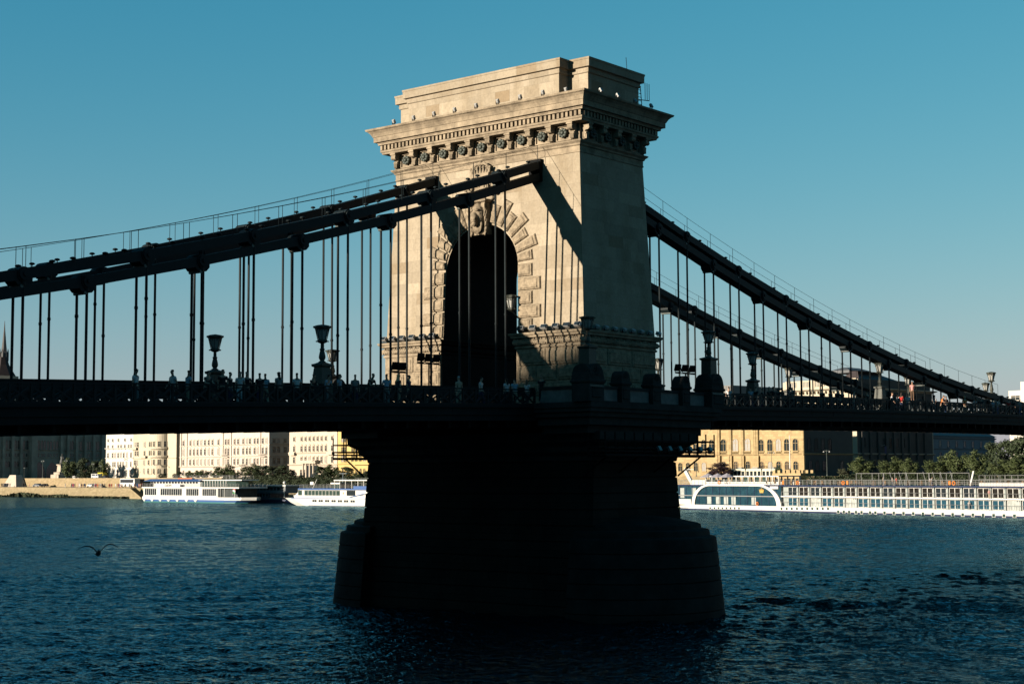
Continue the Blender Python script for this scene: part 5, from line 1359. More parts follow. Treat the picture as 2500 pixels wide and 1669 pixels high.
b = E2.mb(); b.box(ub2(950), ub2(1460), .1, 9, zb2(582), zb2(570)); b.build('roof', SHIPW, E2.root)
for i in range(12): u = ub2(1045+33*i); E2.win(u, zb2(622), 1.6, zb2(590)-zb2(622), GLASSD, .04, .8)
for i in range(8): u = ub2(1060+30*i); E2.win(u, zb2(683), 1.4, zb2(656)-zb2(683), GLASSD, .04, .6)
E2.rail(ub2(1255), ub2(1440), .2, 9, zb2(690), 1.0, 1.6)
b = E2.mb(); b.tube((ub2(1445), .3, zb2(690)), (ub2(1445), .3, zb2(545)), .12, 6); b.ball((ub2(1445), .3, zb2(548)), .5); b.build('bow_mast', SHIPW, E2.root)
# --- white and blue river cruiser
E3 = Boat('river_boat', 'white river cruiser with blue trim, its bow pointing left, cut off by the stone pier', 703, 1233.5, 894, 1236.5)
ub3 = lambda x, v=0: E3.u(xb(x), v); zb3 = lambda y, x=1800: E3.f.z(xb(x), 1040+y/3.981)
E3.hull(ub3(1478), ub3(2700), 10.5, WZ-.5, zb3(700), SHIPW, 10, 0, 'hull', 7.0); E3.hull(ub3(1500), ub3(2700), 10.6, WZ-.6, WZ+.25, BLUE, 9, 0, 'waterline_stripe', .4)
b = E3.mb(); b.loft([[(ub3(1440), 5, zb3(672)), (ub3(1540), .0, zb3(672)), (ub3(2700), 0, zb3(672)), (ub3(2700), 10.5, zb3(672)), (ub3(1540), 10.5, zb3(672))], [(ub3(1455), 5, zb3(700)), (ub3(1548), .05, zb3(700)), (ub3(2700), .05, zb3(700)), (ub3(2700), 10.4, zb3(700)), (ub3(1548), 10.4, zb3(700))]][::-1]); b.build('bulwark', SHIPW, E3.root)
b = E3.mb(); b.box(ub3(1520), ub3(2700), -.08, -.0, zb3(703), zb3(697)); b.build('hull_line', BLUE, E3.root)
b = E3.mb(); b.add([(ub3(1545), .3, zb3(676)), (ub3(2700), .3, zb3(676)), (ub3(2700), .3, zb3(615)), (ub3(1600), .3, zb3(615)), (ub3(1545), 10, zb3(676)), (ub3(2700), 10, zb3(676)), (ub3(2700), 10, zb3(615)), (ub3(1600), 10, zb3(615))], [(0,1,2,3),(7,6,5,4),(0,4,5,1),(1,5,6,2),(2,6,7,3),(3,7,4,0)]); b.build('main_saloon', SHIPW, E3.root)
b = E3.mb(); b.box(ub3(1590), ub3(2700), -.3, 10.6, zb3(617), zb3(604)); b.build('upper_deck', BLUE, E3.root)
for i in range(11): u = ub3(1632+34*i if i else 1605, .3); E3.win(u, zb3(673), 1.75, zb3(624)-zb3(673), GREEND, .06, .3)
for x in (1735,1755,1795,1815,1858,1878,1920,1940,1982,2002,2042,2062,2105,2125): E3.win(ub3(x), zb3(735), .95, zb3(714)-zb3(735), GLASSD, .05, 0)
b = E3.mb(); b.box(ub3(2055, .25), ub3(2140, .25), .26, .29, zb3(690), zb3(622)); b.build('doorway', GLASSD, E3.root)
b = E3.mb(); b.add([(ub3(2090), -.35, zb3(690)), (ub3(2235), -.35, zb3(655)), (ub3(2235), -.35, zb3(648)), (ub3(2090), -.35, zb3(683)), (ub3(2090), -.3, zb3(690)), (ub3(2235), -.3, zb3(655)), (ub3(2235), -.3, zb3(648)), (ub3(2090), -.3, zb3(683))], [(0,1,2,3),(7,6,5,4),(0,4,5,1),(2,6,7,3),(1,5,6,2),(3,7,4,0)])
b.box(ub3(2130), ub3(2700), -.34, -.3, zb3(605), zb3(580)); b.build('side_screen', BLUE, E3.root)
b = E3.mb(); b.loft([[(ub3(2010), .27, zb3(655)), (ub3(2016), .27, zb3(660)), (ub3(2022), .27, zb3(655)), (ub3(2016), .27, zb3(632))], [(ub3(2010), .24, zb3(655)), (ub3(2016), .24, zb3(660)), (ub3(2022), .24, zb3(655)), (ub3(2016), .24, zb3(632))]]); b.build('emblem', ORANGE, E3.root)
E3.rail(ub3(1600), ub3(2140), 0, 10.3, zb3(604), 1.1, 1.5)
b = E3.mb(); b.box(ub3(1840), ub3(1912), 3, 7.5, zb3(604), zb3(562)); b.build('wheelhouse', GREEND, E3.root)
b = E3.mb(); b.box(ub3(1832), ub3(1920), 2.6, 8, zb3(562), zb3(548)); b.build('wheelhouse_roof', SHIPW, E3.root)
b = E3.mb(); b.tube((ub3(1890), 5, zb3(548)), (ub3(1893), 5, zb3(455)), .14, 6); b.box(ub3(1860), ub3(1932), 4.8, 5.2, zb3(462), zb3(457)); b.tube((ub3(1862), 5, zb3(510)), (ub3(1925), 5, zb3(510)), .06, 5); b.build('mast', SHIPG, E3.root)
b = E3.mb(); b.box(ub3(1930), ub3(2300), 0, 10, zb3(530), zb3(520))
for x in (1935, 1985, 2040, 2100, 2160, 2215): b.tube((ub3(x), .2, zb3(604)), (ub3(x), .2, zb3(530)), .1, 6)
b.build('sun_canopy', SHIPW, E3.root)
E3.rail(ub3(2140), ub3(2400), 0, 10.2, zb3(580), 2.2, 1.3)
b = E3.mb(); b.tube((ub3(1650), 3, zb3(604)), (ub3(1690), 3, zb3(515)), .13, 6, .06); b.build('jack_staff', SHIPW, E3.root)
b = E3.mb(); u = ub3(1640); b.box(u-.6, u+.9, 2.9, 2.95, zb3(570), zb3(540)); b.build('flag', SHIPW, E3.root)

# --- long river cruise ship at right
K = Boat('cruise_ship', 'long white river cruise ship with two rows of cabin windows and a great arched saloon', 1662, 1243.2, 2500, 1264)
xc = lambda x: 1600+x/4.894
uk = lambda x, v=0: K.u(xc(x), v)
zref = lambda y, x: K.f.z(xc(x), 1040+y/4.894)
ZW0 = WZ; z1 = zref(945, 1000); z2 = zref(832, 1000); z3 = zref(700, 1000)     # hull top, upper floor, sun deck
U0, U1 = uk(120), K.u(2640); DEP = 11.4
K.hull(U0, U1, DEP, WZ-.6, WZ+.35, NAVY, 9, 0, 'waterline_stripe', .2); K.hull(U0, U1, DEP+.1, WZ+.35, z1, SHIPW, 9, 0, 'hull', .9)
b = K.mb(); b.box(uk(190), uk(1490), .25, DEP-.25, z1, z3-.25); b.build('saloon', SALOON, K.root)
for i in range(15):
    b = K.mb(); u = uk(280)+i*(uk(1430)-uk(280))/14; b.box(u-.06, u+.06, .17, .24, z1, z3-.3); b.build('window_post', NAVY, K.root)
b = K.mb(); b.box(uk(260), uk(1440), .1, .24, z2-.12, z2+.08); b.build('saloon_sill', STEEL, K.root)
for x in (310, 450, 630, 735, 830, 920, 1160):                             # curtains behind the glass
    for zz in ((z1+.2, z2-.25),) if x > 500 else ((z1+1.6, z2+1.8),):
        b = K.mb(); u = uk(x); b.box(u-.75, u+.75, .225, .245, *zz); b.build('curtain', CURT, K.root)
# the sweeping white arch
b = K.mb(); n = 18; inn = []; out = []
def arc(xf, xt, rx, ry0, s):
    pts = []
    for i in range(n+1):
        t = math.pi/2*i/n; pts.append((xt-s*rx*math.cos(t), ry0*math.sin(t)))
    return pts
ua, ubb = uk(430), uk(1497); uc, ud = uk(640), uk(1215); H = z3+.1-z1
lo = [(uc-(uc-ua)*math.cos(math.pi/2*i/n), H*math.sin(math.pi/2*i/n)) for i in range(n+1)]+[(ud+(ubb-ud)*math.sin(math.pi/2*i/n), H*math.cos(math.pi/2*i/n)) for i in range(n+1)]
W_ = .95; li = [(uc+.2-(uc-ua-W_)*math.cos(math.pi/2*i/n), (H-.38)*math.sin(math.pi/2*i/n)) for i in range(n+1)]+[(ud-.2+(ubb-ud-W_-.3)*math.sin(math.pi/2*i/n), (H-.38)*math.cos(math.pi/2*i/n)) for i in range(n+1)]
for i in range(len(lo)-1):
    q = [lo[i], lo[i+1], li[i+1], li[i]]
    b.add([(p[0], -.12, z1+p[1]) for p in q]+[(p[0], .24, z1+p[1]) for p in q], [(0,1,2,3),(7,6,5,4),(0,4,5,1),(2,6,7,3)])
b.build('white_arch', SHIPW, K.root)
b = K.mb(); b.box(uk(150), uk(420), -.05, .25, z1, z1+1.3); b.build('bow_bulwark', SHIPW, K.root)
b = K.mb(); b.box(uk(140), U1, -.1, DEP+.1, z3-.28, z3-.02); b.build('sun_deck', NAVY, K.root)
b = K.mb(); b.box(uk(1120), uk(1300), -.16, -.1, z3-.3, z3+.25); b.build('deck_step', SHIPW, K.root)
# crown emblem on the glass
b = K.mb(); u = uk(1262); z = zref(795, 1262); s_ = 1.45
def star(pts): b.add([(u+x*s_, .04, z+y*s_) for x, y in pts]+[(u+x*s_, .12, z+y*s_) for x, y in pts], [tuple(range(len(pts)))]+[(i, (i+1) % len(pts), len(pts)+(i+1) % len(pts), len(pts)+i) for i in range(len(pts))])
star([(-.42, 0), (.42, 0), (.46, .16), (-.46, .16)])
for k, h in ((-.5, .62), (-.25, .72), (0, .86), (.25, .72), (.5, .62)): star([(k*.72-.11, .2), (k*.72+.11, .2), (k*1.02+.05, h*.8), (k*1.02, h), (k*1.02-.05, h*.8)])
b.build('crown_emblem', GOLD, K.root)
# cabins: two decks of balcony windows
pitch = (K.u(2020+1595/4.894)-K.u(2020+50/4.894))/10; ust = K.u(2020+55/4.894)
b = K.mb(); b.box(uk(1490), U1, .9, DEP-.3, z1, z3-.28); b.build('cabin_block', DIV, K.root)
b = K.mb(); b.box(uk(1365), uk(1462), .0, .2, zref(748, 1400), zref(716, 1400)); b.build('white_panel', SHIPW, K.root)
b = K.mb(); b.box(uk(1495), U1, -.05, 1.2, z2-.1, z2+.16); b.build('balcony_floor', SHIPW, K.root)
def cabin(u, z, h, m):
    w = pitch*.8
    b = K.mb(); b.m = 0
    for x0, x1 in ((u-w/2, u-w/2+.1), (u-.07, u+.07), (u+w/2-.1, u+w/2)): b.box(x0, x1, .72, .9, z, z+h)
    b.box(u-w/2, u+w/2, .72, .9, z+h-.1, z+h); b.box(u-w/2, u+w/2, .72, .9, z, z+.08)
    b.m = 1; b.box(u-w/2+.1, u-.07, .8, .82, z+.08, z+h-.1); b.box(u+.07, u+w/2-.1, .8, .82, z+.08, z+h-.1)
    return b.build('cabin_window', [SHIPW, m], K.root)
i = -14; rnd = random.Random(4)
SAL2 = mat('blue cabin glass', (.012,.042,.062), .15, .4, .6, spec=.6); BRN = mat('dim cabin glass', (.012,.011,.009), .15, .4, .8, spec=.5)
while ust+i*pitch < U1-2:
    u = ust+i*pitch+pitch*.32
    if u > uk(1535):
        for z, h, ms in ((z1+.12, z2-z1-.3, (SAL2, SAL2, SAL2, CURT)), (z2+.2, z3-z2-.6, (BRN, GLASSD, BRN))):
            cabin(u, z, h, rnd.choice(ms))
            b = K.mb(); b.box(u+pitch*.45, u+pitch*.55, .55, .9, z, z+h); b.build('balcony_divider', DIV, K.root)
            b = K.mb(); b.box(u+pitch*.40, u+pitch*.44, .04, .1, z+h-.25, z+h-.05); b.box(u+pitch*.55, u+pitch*.59, .04, .1, z+h-.25, z+h-.05); b.build('balcony_lamp', NAVY, K.root)
    i += 1
for z in (z1+.05, z2+.16): K.rail(uk(1500), U1-.5, .02, .06, z, .95, pitch/2, 'balcony_railing', STEEL, 1)
for x in [650,700,748,795,843,893,942,993]: K.win(uk(x), zref(990, x), .55, zref(965, x)-zref(990, x), GREEND, .08)
for x in [1500,1562,1622,1684,1745,1807,1867,1928,1992,2055]: K.win(uk(x), zref(998, x), .62, zref(970, x)-zref(998, x), GREEND, .08)
for x in [120,187,250,332,398,500,563,672,783,898,1014,1130,1246,1366,1484,1604,1725,1846,1972,2095,2220]:
    u = K.u(2020+x/4.894); K.win(u, z1-1.25, .68, .62, GREEND, .08)
for x in (475, 1065, 1168, 1265, 2085): b = K.mb(); u = uk(x); b.box(u-.03, u+.03, -.02, .0, WZ+.4, z1-.02); b.build('hull_seam', STEEL, K.root)
K.rail(uk(150), U1-.5, .1, DEP-.1, z3, 1.15, 1.45, 'railing', STEEL, 3)
# sun deck pavilion, umbrellas, mast, life rings, chairs
b = K.mb(); za = zref(655, 900); zt = zref(592, 900); b.box(uk(520), uk(1385), 2.2, 9.2, zt-.25, zt)
x = 520
while x <= 1385: b.box(uk(x)-.12, uk(x)+.12, 2.2, 2.45, z3, zt-.2); b.box(uk(x)-.12, uk(x)+.12, 8.9, 9.2, z3, zt-.2); x += 72
b.box(uk(520), uk(1385), 2.25, 2.4, z3, z3+.7); b.build('deck_pavilion', SHIPW, K.root)
for x in (560, 700, 830, 960, 1080, 1180): b = K.mb(); b.box(uk(x), uk(x+60), 2.5, 2.6, z3+.75, zt-.3); b.build('pavilion_glass', GREEND, K.root)
def cone(u, v, z, r, h):
    b = K.mb(); b.lathe([(r, z), (r*.98, z+.06), (.05, z+h)], (u, v, 0), 8); b.tube((u, v, z3), (u, v, z+h), .05, 6); return b
for i, x in enumerate((522, 690, 800)):
    o = cone(uk(x), 1.5 if i else 3, zref(606, x)-.1, 2.2, 1.0).build('deck_umbrella', mat('pale grey canvas %d' % i, (.21,.2,.22), .8))
    tag(o, ['leftmost pale sun umbrella on the cruise ship deck, beside the white mast', 'middle pale sun umbrella on the cruise ship deck', 'rightmost pale sun umbrella, over the deck pavilion'][i], 'umbrella', 'umbrellas on the cruise ship')
b = K.mb(); b.beam((uk(335), 3, z3), (uk(240), 3, zref(510, 250)), .5, .9, side=(0, 1, 0)); b.tube((uk(230), 3, zref(516, 250)), (uk(350), 3, zref(515, 300)), .07, 6); b.tube((uk(290), 3, zref(515, 290)), (uk(290), 3, zref(480, 290)), .05, 6); b.build('bow_mast', SHIPW, K.root)
b = K.mb(); b.box(uk(345), uk(500), 2.5, 8, z3, zref(640, 420)); b.build('deck_locker', SHIPW, K.root)
for x in (762, 1698, 2245): b = K.mb(); ring(b, (uk(x), -.05, z3+.55), .36, 14, .11); b.build('life_ring', ORANGE, K.root)
for x in (187, 1508): b = K.mb(); ring(b, (K.u(2020+x/4.894), -.05, z3+.55), .36, 14, .11); b.build('life_ring', ORANGE, K.root)
b = K.mb(); ring(b, (uk(1212), -.05, z1+.5), .36, 14, .1); b.build('life_ring', ORANGE, K.root)
for x in (1522, 2290): b = K.mb(); u = uk(x); b.box(u-.25, u+.25, .0, .15, z3+.2, z3+1.0); b.build('life_jacket_box', ORANGE, K.root)
b = K.mb(); b.box(K.u(2020+1443/4.894), K.u(2020+1466/4.894), 0, .15, z3+.2, z3+1.0); b.build('life_jacket_box', ORANGE, K.root)
xd = lambda x: K.u(2020+x/4.894)
zd = lambda y: K.f.z(2280, 1040+y/4.894)
b = K.mb()
for x in (305, 365, 495, 628, 765, 900, 1035, 1175, 1380): b.tube((xd(x), 1, z3), (xd(x), 1, z3+2.6), .06, 6); b.tube((xd(x), 8, z3), (xd(x), 8, z3+2.6), .06, 6)
for v in (1, 8): b.tube((xd(305), v, z3+2.6), (xd(1380), v, z3+2.6), .06, 6)
for x in (725, 835, 920, 1125, 1240, 1330, 1450): b.tube((xd(x+45), .4, z3), (xd(x), .4, z3+2.9), .05, 6)
b.build('awning_frame', STEEL, K.root)
b = K.mb(); z = z3+1.35; b.box(xd(1770), U1-1, 1, 9, z3, z3+.6); b.build('deck_house', SHIPW, K.root)
K.rail(xd(1770), U1-1, 1, 9, z3+.6, 1.5, 1.6, 'upper_railing', STEEL, 2)
b = K.mb(); b.beam((xd(1545), 4, z3), (xd(1590), 4, z3+3.0), .22, .35, side=(0, 1, 0)); b.build('stern_mast', SHIPW, K.root)
def chair():
    b = MB(); b.box(-.25, .25, -.25, .25, .4, .45); b.box(-.25, .25, .2, .26, .45, .95)
    for x in (-.22, .22):
        for y in (-.22, .22): b.tube((x, y, 0), (x, y, .42), .025, 5)
    return b.build('deck_chair', mat('brown wicker', (.11,.065,.03), .8, .3, 8))
CH = chair()
for i in range(46):
    o = CH if i == 0 else CH.copy()
    if i: COL.objects.link(o)
    p = K.f.pt(uk(1290)+i*1.62 if i < 17 else xd(90)+(i-17)*2.1, 1.2+(i*37 % 11)*.25, z3); o.location = p; o.rotation_euler = (0, 0, i*1.3)
    tag(o, 'brown wicker deck chair behind the railing on the sun deck of the cruise ship', 'chair', 'deck chairs on the cruise ship')
for i, (x, px, top, pose) in enumerate(((1185, 2262, 'white', 'stand'), (0, 2165, 'grey', 'stand'), (0, 2175, 'red', 'walk'), (0, 2143, 'beige', 'stand'), (0, 2256, 'white', 'stand'))):
    u = K.u(px); p = K.f.pt(u, 1.6, z3)
    person(p, R(60*i), pose, top, 'navy', 'dark', 'person in a %s top on the cruise ship deck, %s' % (top, ('at the tall white stand', 'left of the awning frame', 'beside a person in grey', 'near a sun umbrella', 'left of the tall white stand')[i]), 'people on the cruise ship', 1, 1)
p = K.f.pt(xd(1910), .4, z2+.16); person(p, R(-60), 'stand', 'pink', 'beige', 'brown', 'person in pink on an upper cabin balcony of the cruise ship', 'people on the cruise ship', 1, 1)
p = K.f.pt(xd(1662), .4, z1+.05); person(p, R(-60), 'bend', 'white', 'grey', 'dark', 'person in white bending on a lower cabin balcony of the cruise ship', 'people on the cruise ship', 1, 1)

# ------------------------------------------------------------------ things on the far quay
def fq(off): return Frame(bank(off), QT)
def wheels(b, us, v, z, r): 
    for u in us: b.tube((u, v, z+r), (u, v+.25, z+r), r, 12)
TYRE = mat('rubber', (.01,.01,.01), .9)
def vehicle(name, label, cat, off, px0, px1, z, h, m, prof, glass, grp='vehicles on the far bank', w=2.0, r=.35):
    """prof = side outline as (fraction along, fraction of height); glass = side window outlines in the same fractions"""
    f = fq(off); u0, u1 = f.u(px0), f.u(px1); L = u1-u0; c = f.pt((u0+u1)/2, 0, z)
    t = thing(name, label, cat, c, grp, world=True)
    P = lambda a, k: (u0+L*a, z+r*.6+h*k)
    b = MB(f.M); n = len(prof); b.add([(P(*p)[0], 0, P(*p)[1]) for p in prof]+[(P(*p)[0], w, P(*p)[1]) for p in prof], [tuple(range(n)), tuple(range(2*n-1, n-1, -1))]+[(i, n+i, n+(i+1) % n, (i+1) % n) for i in range(n)]); b.build('body', m, t)
    for g in glass:
        b = MB(f.M); k = len(g); b.add([(P(*p)[0], -.02, P(*p)[1]) for p in g]+[(P(*p)[0], .01, P(*p)[1]) for p in g], [tuple(range(k))]+[(i, k+i, k+(i+1) % k, (i+1) % k) for i in range(k)]); b.build('window', GLASSD, t)
    for a in (.18, .8):
        b = MB(f.M); u = u0+L*a; b.tube((u, -.03, z+r), (u, .25, z+r), r, 12); b.build('wheel', TYRE, t)
    return t
COACH = [(0,.05),(1,.05),(1,.5),(.99,.95),(.95,1),(.02,1),(0,.9)]
CAR = [(0,.1),(1,.1),(1,.5),(.97,.58),(.78,.62),(.68,1),(.3,1),(.16,.62),(.02,.55)]
VAN = [(0,.08),(1,.08),(1,.55),(.97,.62),(.9,.98),(.85,1),(.02,1),(0,.9)]
vehicle('coach', 'white coach parked above the queue on the quay, left of the big white boat', 'coach', 8, 293, 329, 5.05, 3.4, WHITE, COACH, [[(.03,.5),(.9,.5),(.93,.88),(.03,.88)]], w=2.5, r=.5)
vehicle('coach', 'dark coach parked behind the white coach at its right', 'coach', 11, 326, 340, 5.05, 3.2, mat('dark coach paint', (.02,.02,.025), .4), COACH, [[(.03,.5),(.9,.5),(.93,.88),(.03,.88)]], w=2.5, r=.5)
vehicle('van', 'white van on the riverside road before the gothic building', 'van', 20, 223, 240, 8.65, 1.9, WHITE, VAN, [[(.62,.55),(.93,.55),(.88,.9),(.62,.9)], [(.08,.58),(.55,.58),(.55,.9),(.08,.9)]])
vehicle('van', 'yellow van just right of the white van on the riverside road', 'van', 22, 238, 252, 8.65, 2.4, mat('yellow van paint', (.34,.27,.01), .5), VAN, [[(.62,.55),(.93,.55),(.88,.9),(.62,.9)]])
vehicle('car', 'dark car at the foot of the yellow van', 'car', 20, 249, 258, 8.65, 1.3, mat('dark car paint', (.02,.022,.026), .3), CAR, [[(.2,.63),(.48,.63),(.48,.93),(.31,.93)], [(.52,.63),(.75,.63),(.67,.93),(.52,.93)]])
vehicle('car', 'silver car parked on the lower quay at far left', 'car', 9, 80, 96, 5.05, 1.35, mat('silver car paint', (.16,.17,.18), .3, metal=.4), CAR, [[(.2,.63),(.48,.63),(.48,.93),(.31,.93)], [(.52,.63),(.75,.63),(.67,.93),(.52,.93)]])
vehicle('car', 'white car standing behind the queue of people on the lower quay', 'car', 10, 212, 226, 5.05, 1.35, WHITE, CAR, [[(.2,.63),(.48,.63),(.48,.93),(.31,.93)], [(.52,.63),(.75,.63),(.67,.93),(.52,.93)]])
vehicle('car', 'dark low car on the lower quay left of the queue', 'car', 11, 101, 110, 5.05, 1.25, mat('black car paint', (.012,.012,.014), .3), CAR, [[(.2,.63),(.48,.63),(.48,.93),(.31,.93)]])
# tram before the tan palace
f = fq(30); u0, u1 = f.u(1781), f.u(1899); t = thing('tram', 'pale tram passing in front of the tan stone palace', 'tram', f.pt((u0+u1)/2, 0, 8.65), world=True)
zt = f.z(1840, 1143); n = 3
for i in range(n):
    a = u0+(u1-u0)*i/n+.15; c = u0+(u1-u0)*(i+1)/n-.15
    b = MB(f.M); b.sweep((a+c)/2, 1.2, (c-a)/2, 1.2, [(-.1, 8.9), (0, 9.1), (0, zt-.5), (-.15, zt-.1), (-.5, zt)]); b.build('car_body', mat('pale tram paint %d' % i, (.33,.31,.24), .5), t)
    for k in range(4): 
        b = MB(f.M); x = a+(c-a)*(k+.15)/4; b.box(x, x+(c-a)*.17, -.03, -.01, zt-2.0, zt-.75); b.build('window', GLASSD, t)
    b = MB(f.M); b.box((a+c)/2-1, (a+c)/2+1, .6, 1.8, zt+.02, zt+.35); b.build('roof_unit', STEEL, t)
# crenellated pavilion
f = fq(16); u0, u1 = f.u(1899), f.u(1962); z0, zt = 5.05, f.z(1930, 1147)
t = thing('pavilion', 'small crenellated stone pavilion at the river wall, right of the tram', 'pavilion', f.pt((u0+u1)/2, 0, z0), world=True)
b = MB(f.M); b.box(u0, u1, -1.5, 4, z0, zt-1.0); b.box(u0-.4, u1+.4, -1.9, 4.4, zt-1.4, zt-.8); b.build('wall', W_TAN, t)
b = MB(f.M); u = u0-.3
while u < u1: b.box(u, u+.8, -1.85, -1.3, zt-.8, zt); b.box(u, u+.8, 3.8, 4.3, zt-.8, zt); u += 1.6
b.build('battlement', W_TAN, t)
for i in range(6): b = MB(f.M); u = u0+1+(u1-u0-2)*i/5; b.box(u-.4, u+.4, -1.53, -1.5, z0+1.2, zt-2.2); b.build('opening', GLASSD, t)
# stepped stone block and monument at left
f = fq(13); ua, ub_ = f.u(17), f.u(50); t = thing('stone_bastion', 'pale sloping stone bastion on the quay at far left', 'bastion', f.pt((ua+ub_)/2, 0, 5.05), world=True)
b = MB(f.M); zt = f.z(30, 1159); b.loft([[(ua, -2, 5.05), (ub_, -2, 5.05), (ub_, 3, 5.05), (ua, 3, 5.05)], [(ua+3, 0, zt), (ub_-4.5, 0, zt), (ub_-4.5, 3, zt), (ua+3, 3, zt)]]); b.build('block', mat('pale bastion stone', (.27,.235,.19), .9, .2, .5), t)
b = MB(f.M); b.box(f.u(20), f.u(29), -2.4, -1.2, 5.05, 6.6); b.build('opening', GLASSD, t)
f = fq(34); u = f.u(142); t = thing('monument', 'monument with a dark figure on a tall pale plinth before the gothic building', 'monument', f.pt(u, 0, 8.6), world=True)
zp = f.z(142, 1133); zs = f.z(142, 1107)
b = MB(f.M); b.sweep(u, 2, 1.6, 1.6, [(2.2, 8.6), (2.2, 10.5), (1.2, 10.6), (1.2, 11.6), (.2, 11.8), (0, zp-.6), (.4, zp-.4), (.4, zp)]); b.build('plinth', mat('pale plinth stone', (.25,.215,.17), .9, .3, .5), t)
b = MB(f.M); b.smooth = True; k = (zs-zp)/1.8; b.lathe([(.5*k, zp), (.42*k, zp+.5*k), (.3*k, zp+.95*k), (.36*k, zp+1.3*k), (.1*k, zp+1.48*k)], (u, 2, 0), 10); b.ball((u, 2, zp+1.64*k), .15*k, nu=8); b.tube((u+.3*k, 2, zp+1.3*k), (u+.55*k, 1.8, zp+.9*k), .09*k, 7); b.build('figure', mat('dark bronze', (.02,.022,.02), .6), t)
for i, px in enumerate((181, 189)):
    f = fq(25); u = f.u(px); z = f.z(px, 1160); t = thing('kiosk', ['left of two small pale kiosks by the riverside road', 'right of two small pale kiosks by the riverside road'][i], 'kiosk', f.pt(u, 0, 8.65), 'kiosks by the road', world=True)
    b = MB(f.M); b.box(u-1.3, u+1.3, 0, 2.4, 8.65, z-.3); b.build('cabin', WHITE, t); b = MB(f.M); b.box(u-1.5, u+1.5, -.2, 2.6, z-.3, z); b.build('roof', STEEL, t)
    b = MB(f.M); b.box(u-.8, u+.8, -.03, -.01, 9.6, z-.9); b.build('hatch', GLASSD, t)
# stair down the quay wall beside the boat
f = fq(-3); u0, u1 = f.u(317), f.u(346); b = MB(f.M); n = 14
for i in range(n): a = u0+(u1-u0)*i/n; c = u0+(u1-u0)*(i+1)/n; zt = 5.05-(5.05-1.2)*i/n; b.box(a, c, 0, 2.6, .2, zt)
tag(b.build('quay_stair', WALLM), 'stone stair running down the quay wall to the water beside the white boat', 'stair')
# lamp posts
def post():
    t = thing('lamp_post', 'lamp post', 'lamp post'); b = MB(); b.tube((0,0,0), (0,0,10), .12, 6, .07); b.lathe([(.25,0),(.22,.8),(.13,1)], n=8); b.build('pole', IRON_L, t)
    for s in (-1, 1):
        b = MB(); b.path([(0,0,9.3), (s*.7,0,9.7), (s*1.3,0,9.5)], .05, 5); b.build('arm', IRON_L, t)
        b = MB(); b.lathe([(.1,9.5),(.3,9.3),(.26,9.05),(.05,8.95)], (s*1.3,0,0), 8); b.build('lamp_head', FLOOD, t)
    return t
PO = None
for i, (px, yt, off, l) in enumerate([(161,1121,20,'tall lamp post between the monument and the bright green tree'),(227,1130,20,'lamp post behind the white van'),(245,1134,19,'lamp post before the yellow van'),(307,1118,22,'lamp post before the middle of the white block'),
    (383,1132,22,'lamp post before the rounded corner tower'),(59,1140,24,'short lamp post before the gothic building at far left'),(104,1122,26,'thin lamp post before the left gothic portal'),(765,1122,24,'lamp post before the columned porch'),
    (1700,1098,24,'lamp post before the left part of the tan palace'),(1884,1100,24,'dark lamp post before the right part of the tan palace'),(2019,1097,24,'lamp post with globes before the shaded side of the tan palace')]):
    f = fq(off); p = f.pt(f.u(px), 0, 8.62); h = f.z(px, yt)-8.62
    if PO is None: PO = post(); o = PO
    else: o = copy_tree(PO)
    o.location = p; o.scale = (h/10,)*3; o.rotation_euler = (0,0,R(80)); o['label'] = l; o['group'] = 'lamp posts on the far bank'
f = fq(26); u = f.u(1929); b = MB(f.M); b.tube((u, 0, 8.6), (u, 0, f.z(1929, 1062)), .16, 8, .1); tag(b.build('flag_mast', WHITE), 'tall pale mast rising before the right part of the tan palace', 'mast')
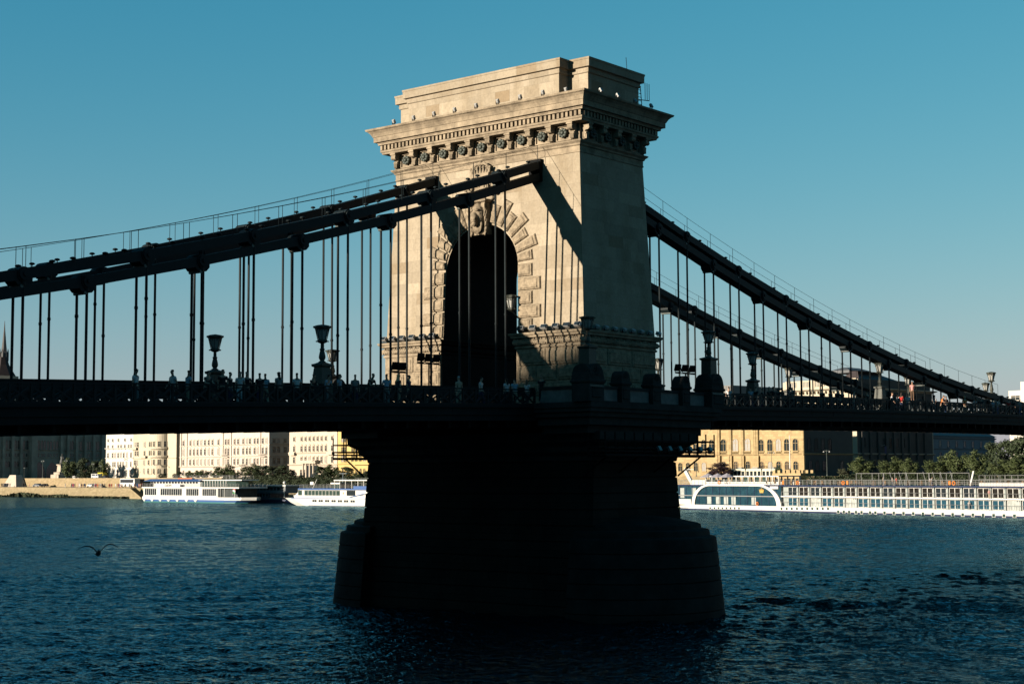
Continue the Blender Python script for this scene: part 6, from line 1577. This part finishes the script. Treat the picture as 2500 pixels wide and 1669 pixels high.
# the queue on the lower quay: people too small to make out
def tiny(c, k):
    if 'stand' not in PROTO: PROTO['stand'] = person_proto('stand')
    key = (c, k)
    me = PROTO[k]['body']; return me
r = random.Random(11)
qs = [r.uniform(172, 292) for _ in range(44)]+[r.uniform(296, 348) for _ in range(14)]+[r.uniform(0, 75) for _ in range(12)]+[115, 160]
names = list(COLS)
for i, px in enumerate(sorted(qs)):
    f = fq(r.uniform(3.2, 6)); p = f.pt(f.u(px), 0, 5.03); k = r.choice(['stand', 'walk', 'long', 'phone'])
    o = bpy.data.objects.new('person', PROTO[k]['body']); COL.objects.link(o); o.location = p; o.rotation_euler = (0, 0, r.uniform(0, 6.28)); o.scale = (1.15, 1.15, 1)
    m = cloth(COLS[r.choice(['white','white','black','red','navy','brown','beige','blue','pink','dark grey'])]); o.material_slots[0].link = 'OBJECT'; o.material_slots[0].material = m
    tag(o, 'tiny distant person standing on the lower quay left of the big white boat', 'person', 'people waiting on the lower quay')

# clipped hedges along the quay behind the cruise ship
def hedge():
    r = random.Random(8); b = MB()
    b.box(-4.6, 4.6, -.5, .5, 0, 3.2)
    for i in range(1500):
        p = Vector((r.uniform(-5, 5), r.choice([-.65, -.5, .6]) + r.uniform(-.25, .25), r.uniform(.1, 4.1)))
        if p.z > 3.3: p.y = r.uniform(-.7, .7)
        n = Vector((r.gauss(0, 1), r.gauss(0, 1), r.gauss(0, 1))).normalized(); a = n.orthogonal().normalized(); c = n.cross(a); s = r.uniform(.18, .34)
        b.add([p-a*s, p+c*s*.6, p+a*s, p-c*s*.6], [(0,1,2,3)])
    return b.build('hedge', LEAF[1])
HG = None
for i, px in enumerate(list(range(560, 905, 23))+list(range(1988, 2530, 31))):
    f = fq(13.5); p = f.pt(f.u(px), 0, 5.0)
    if HG is None: HG = hedge(); o = HG
    else: o = HG.copy(); COL.objects.link(o)
    o.location = p; o.rotation_euler = (0, 0, math.atan2(QT.y, QT.x)); o.scale = (.72 if px > 1000 else .85, 1, random.uniform(.92, 1.12))
    tag(o, f'dark hedge behind the cruise ship, {nth(i-15)} length from the left' if px > 1000 else f'dark hedge on the quay behind the moored white boats, {nth(i)} length from left', 'hedge', 'hedges on the far quay')
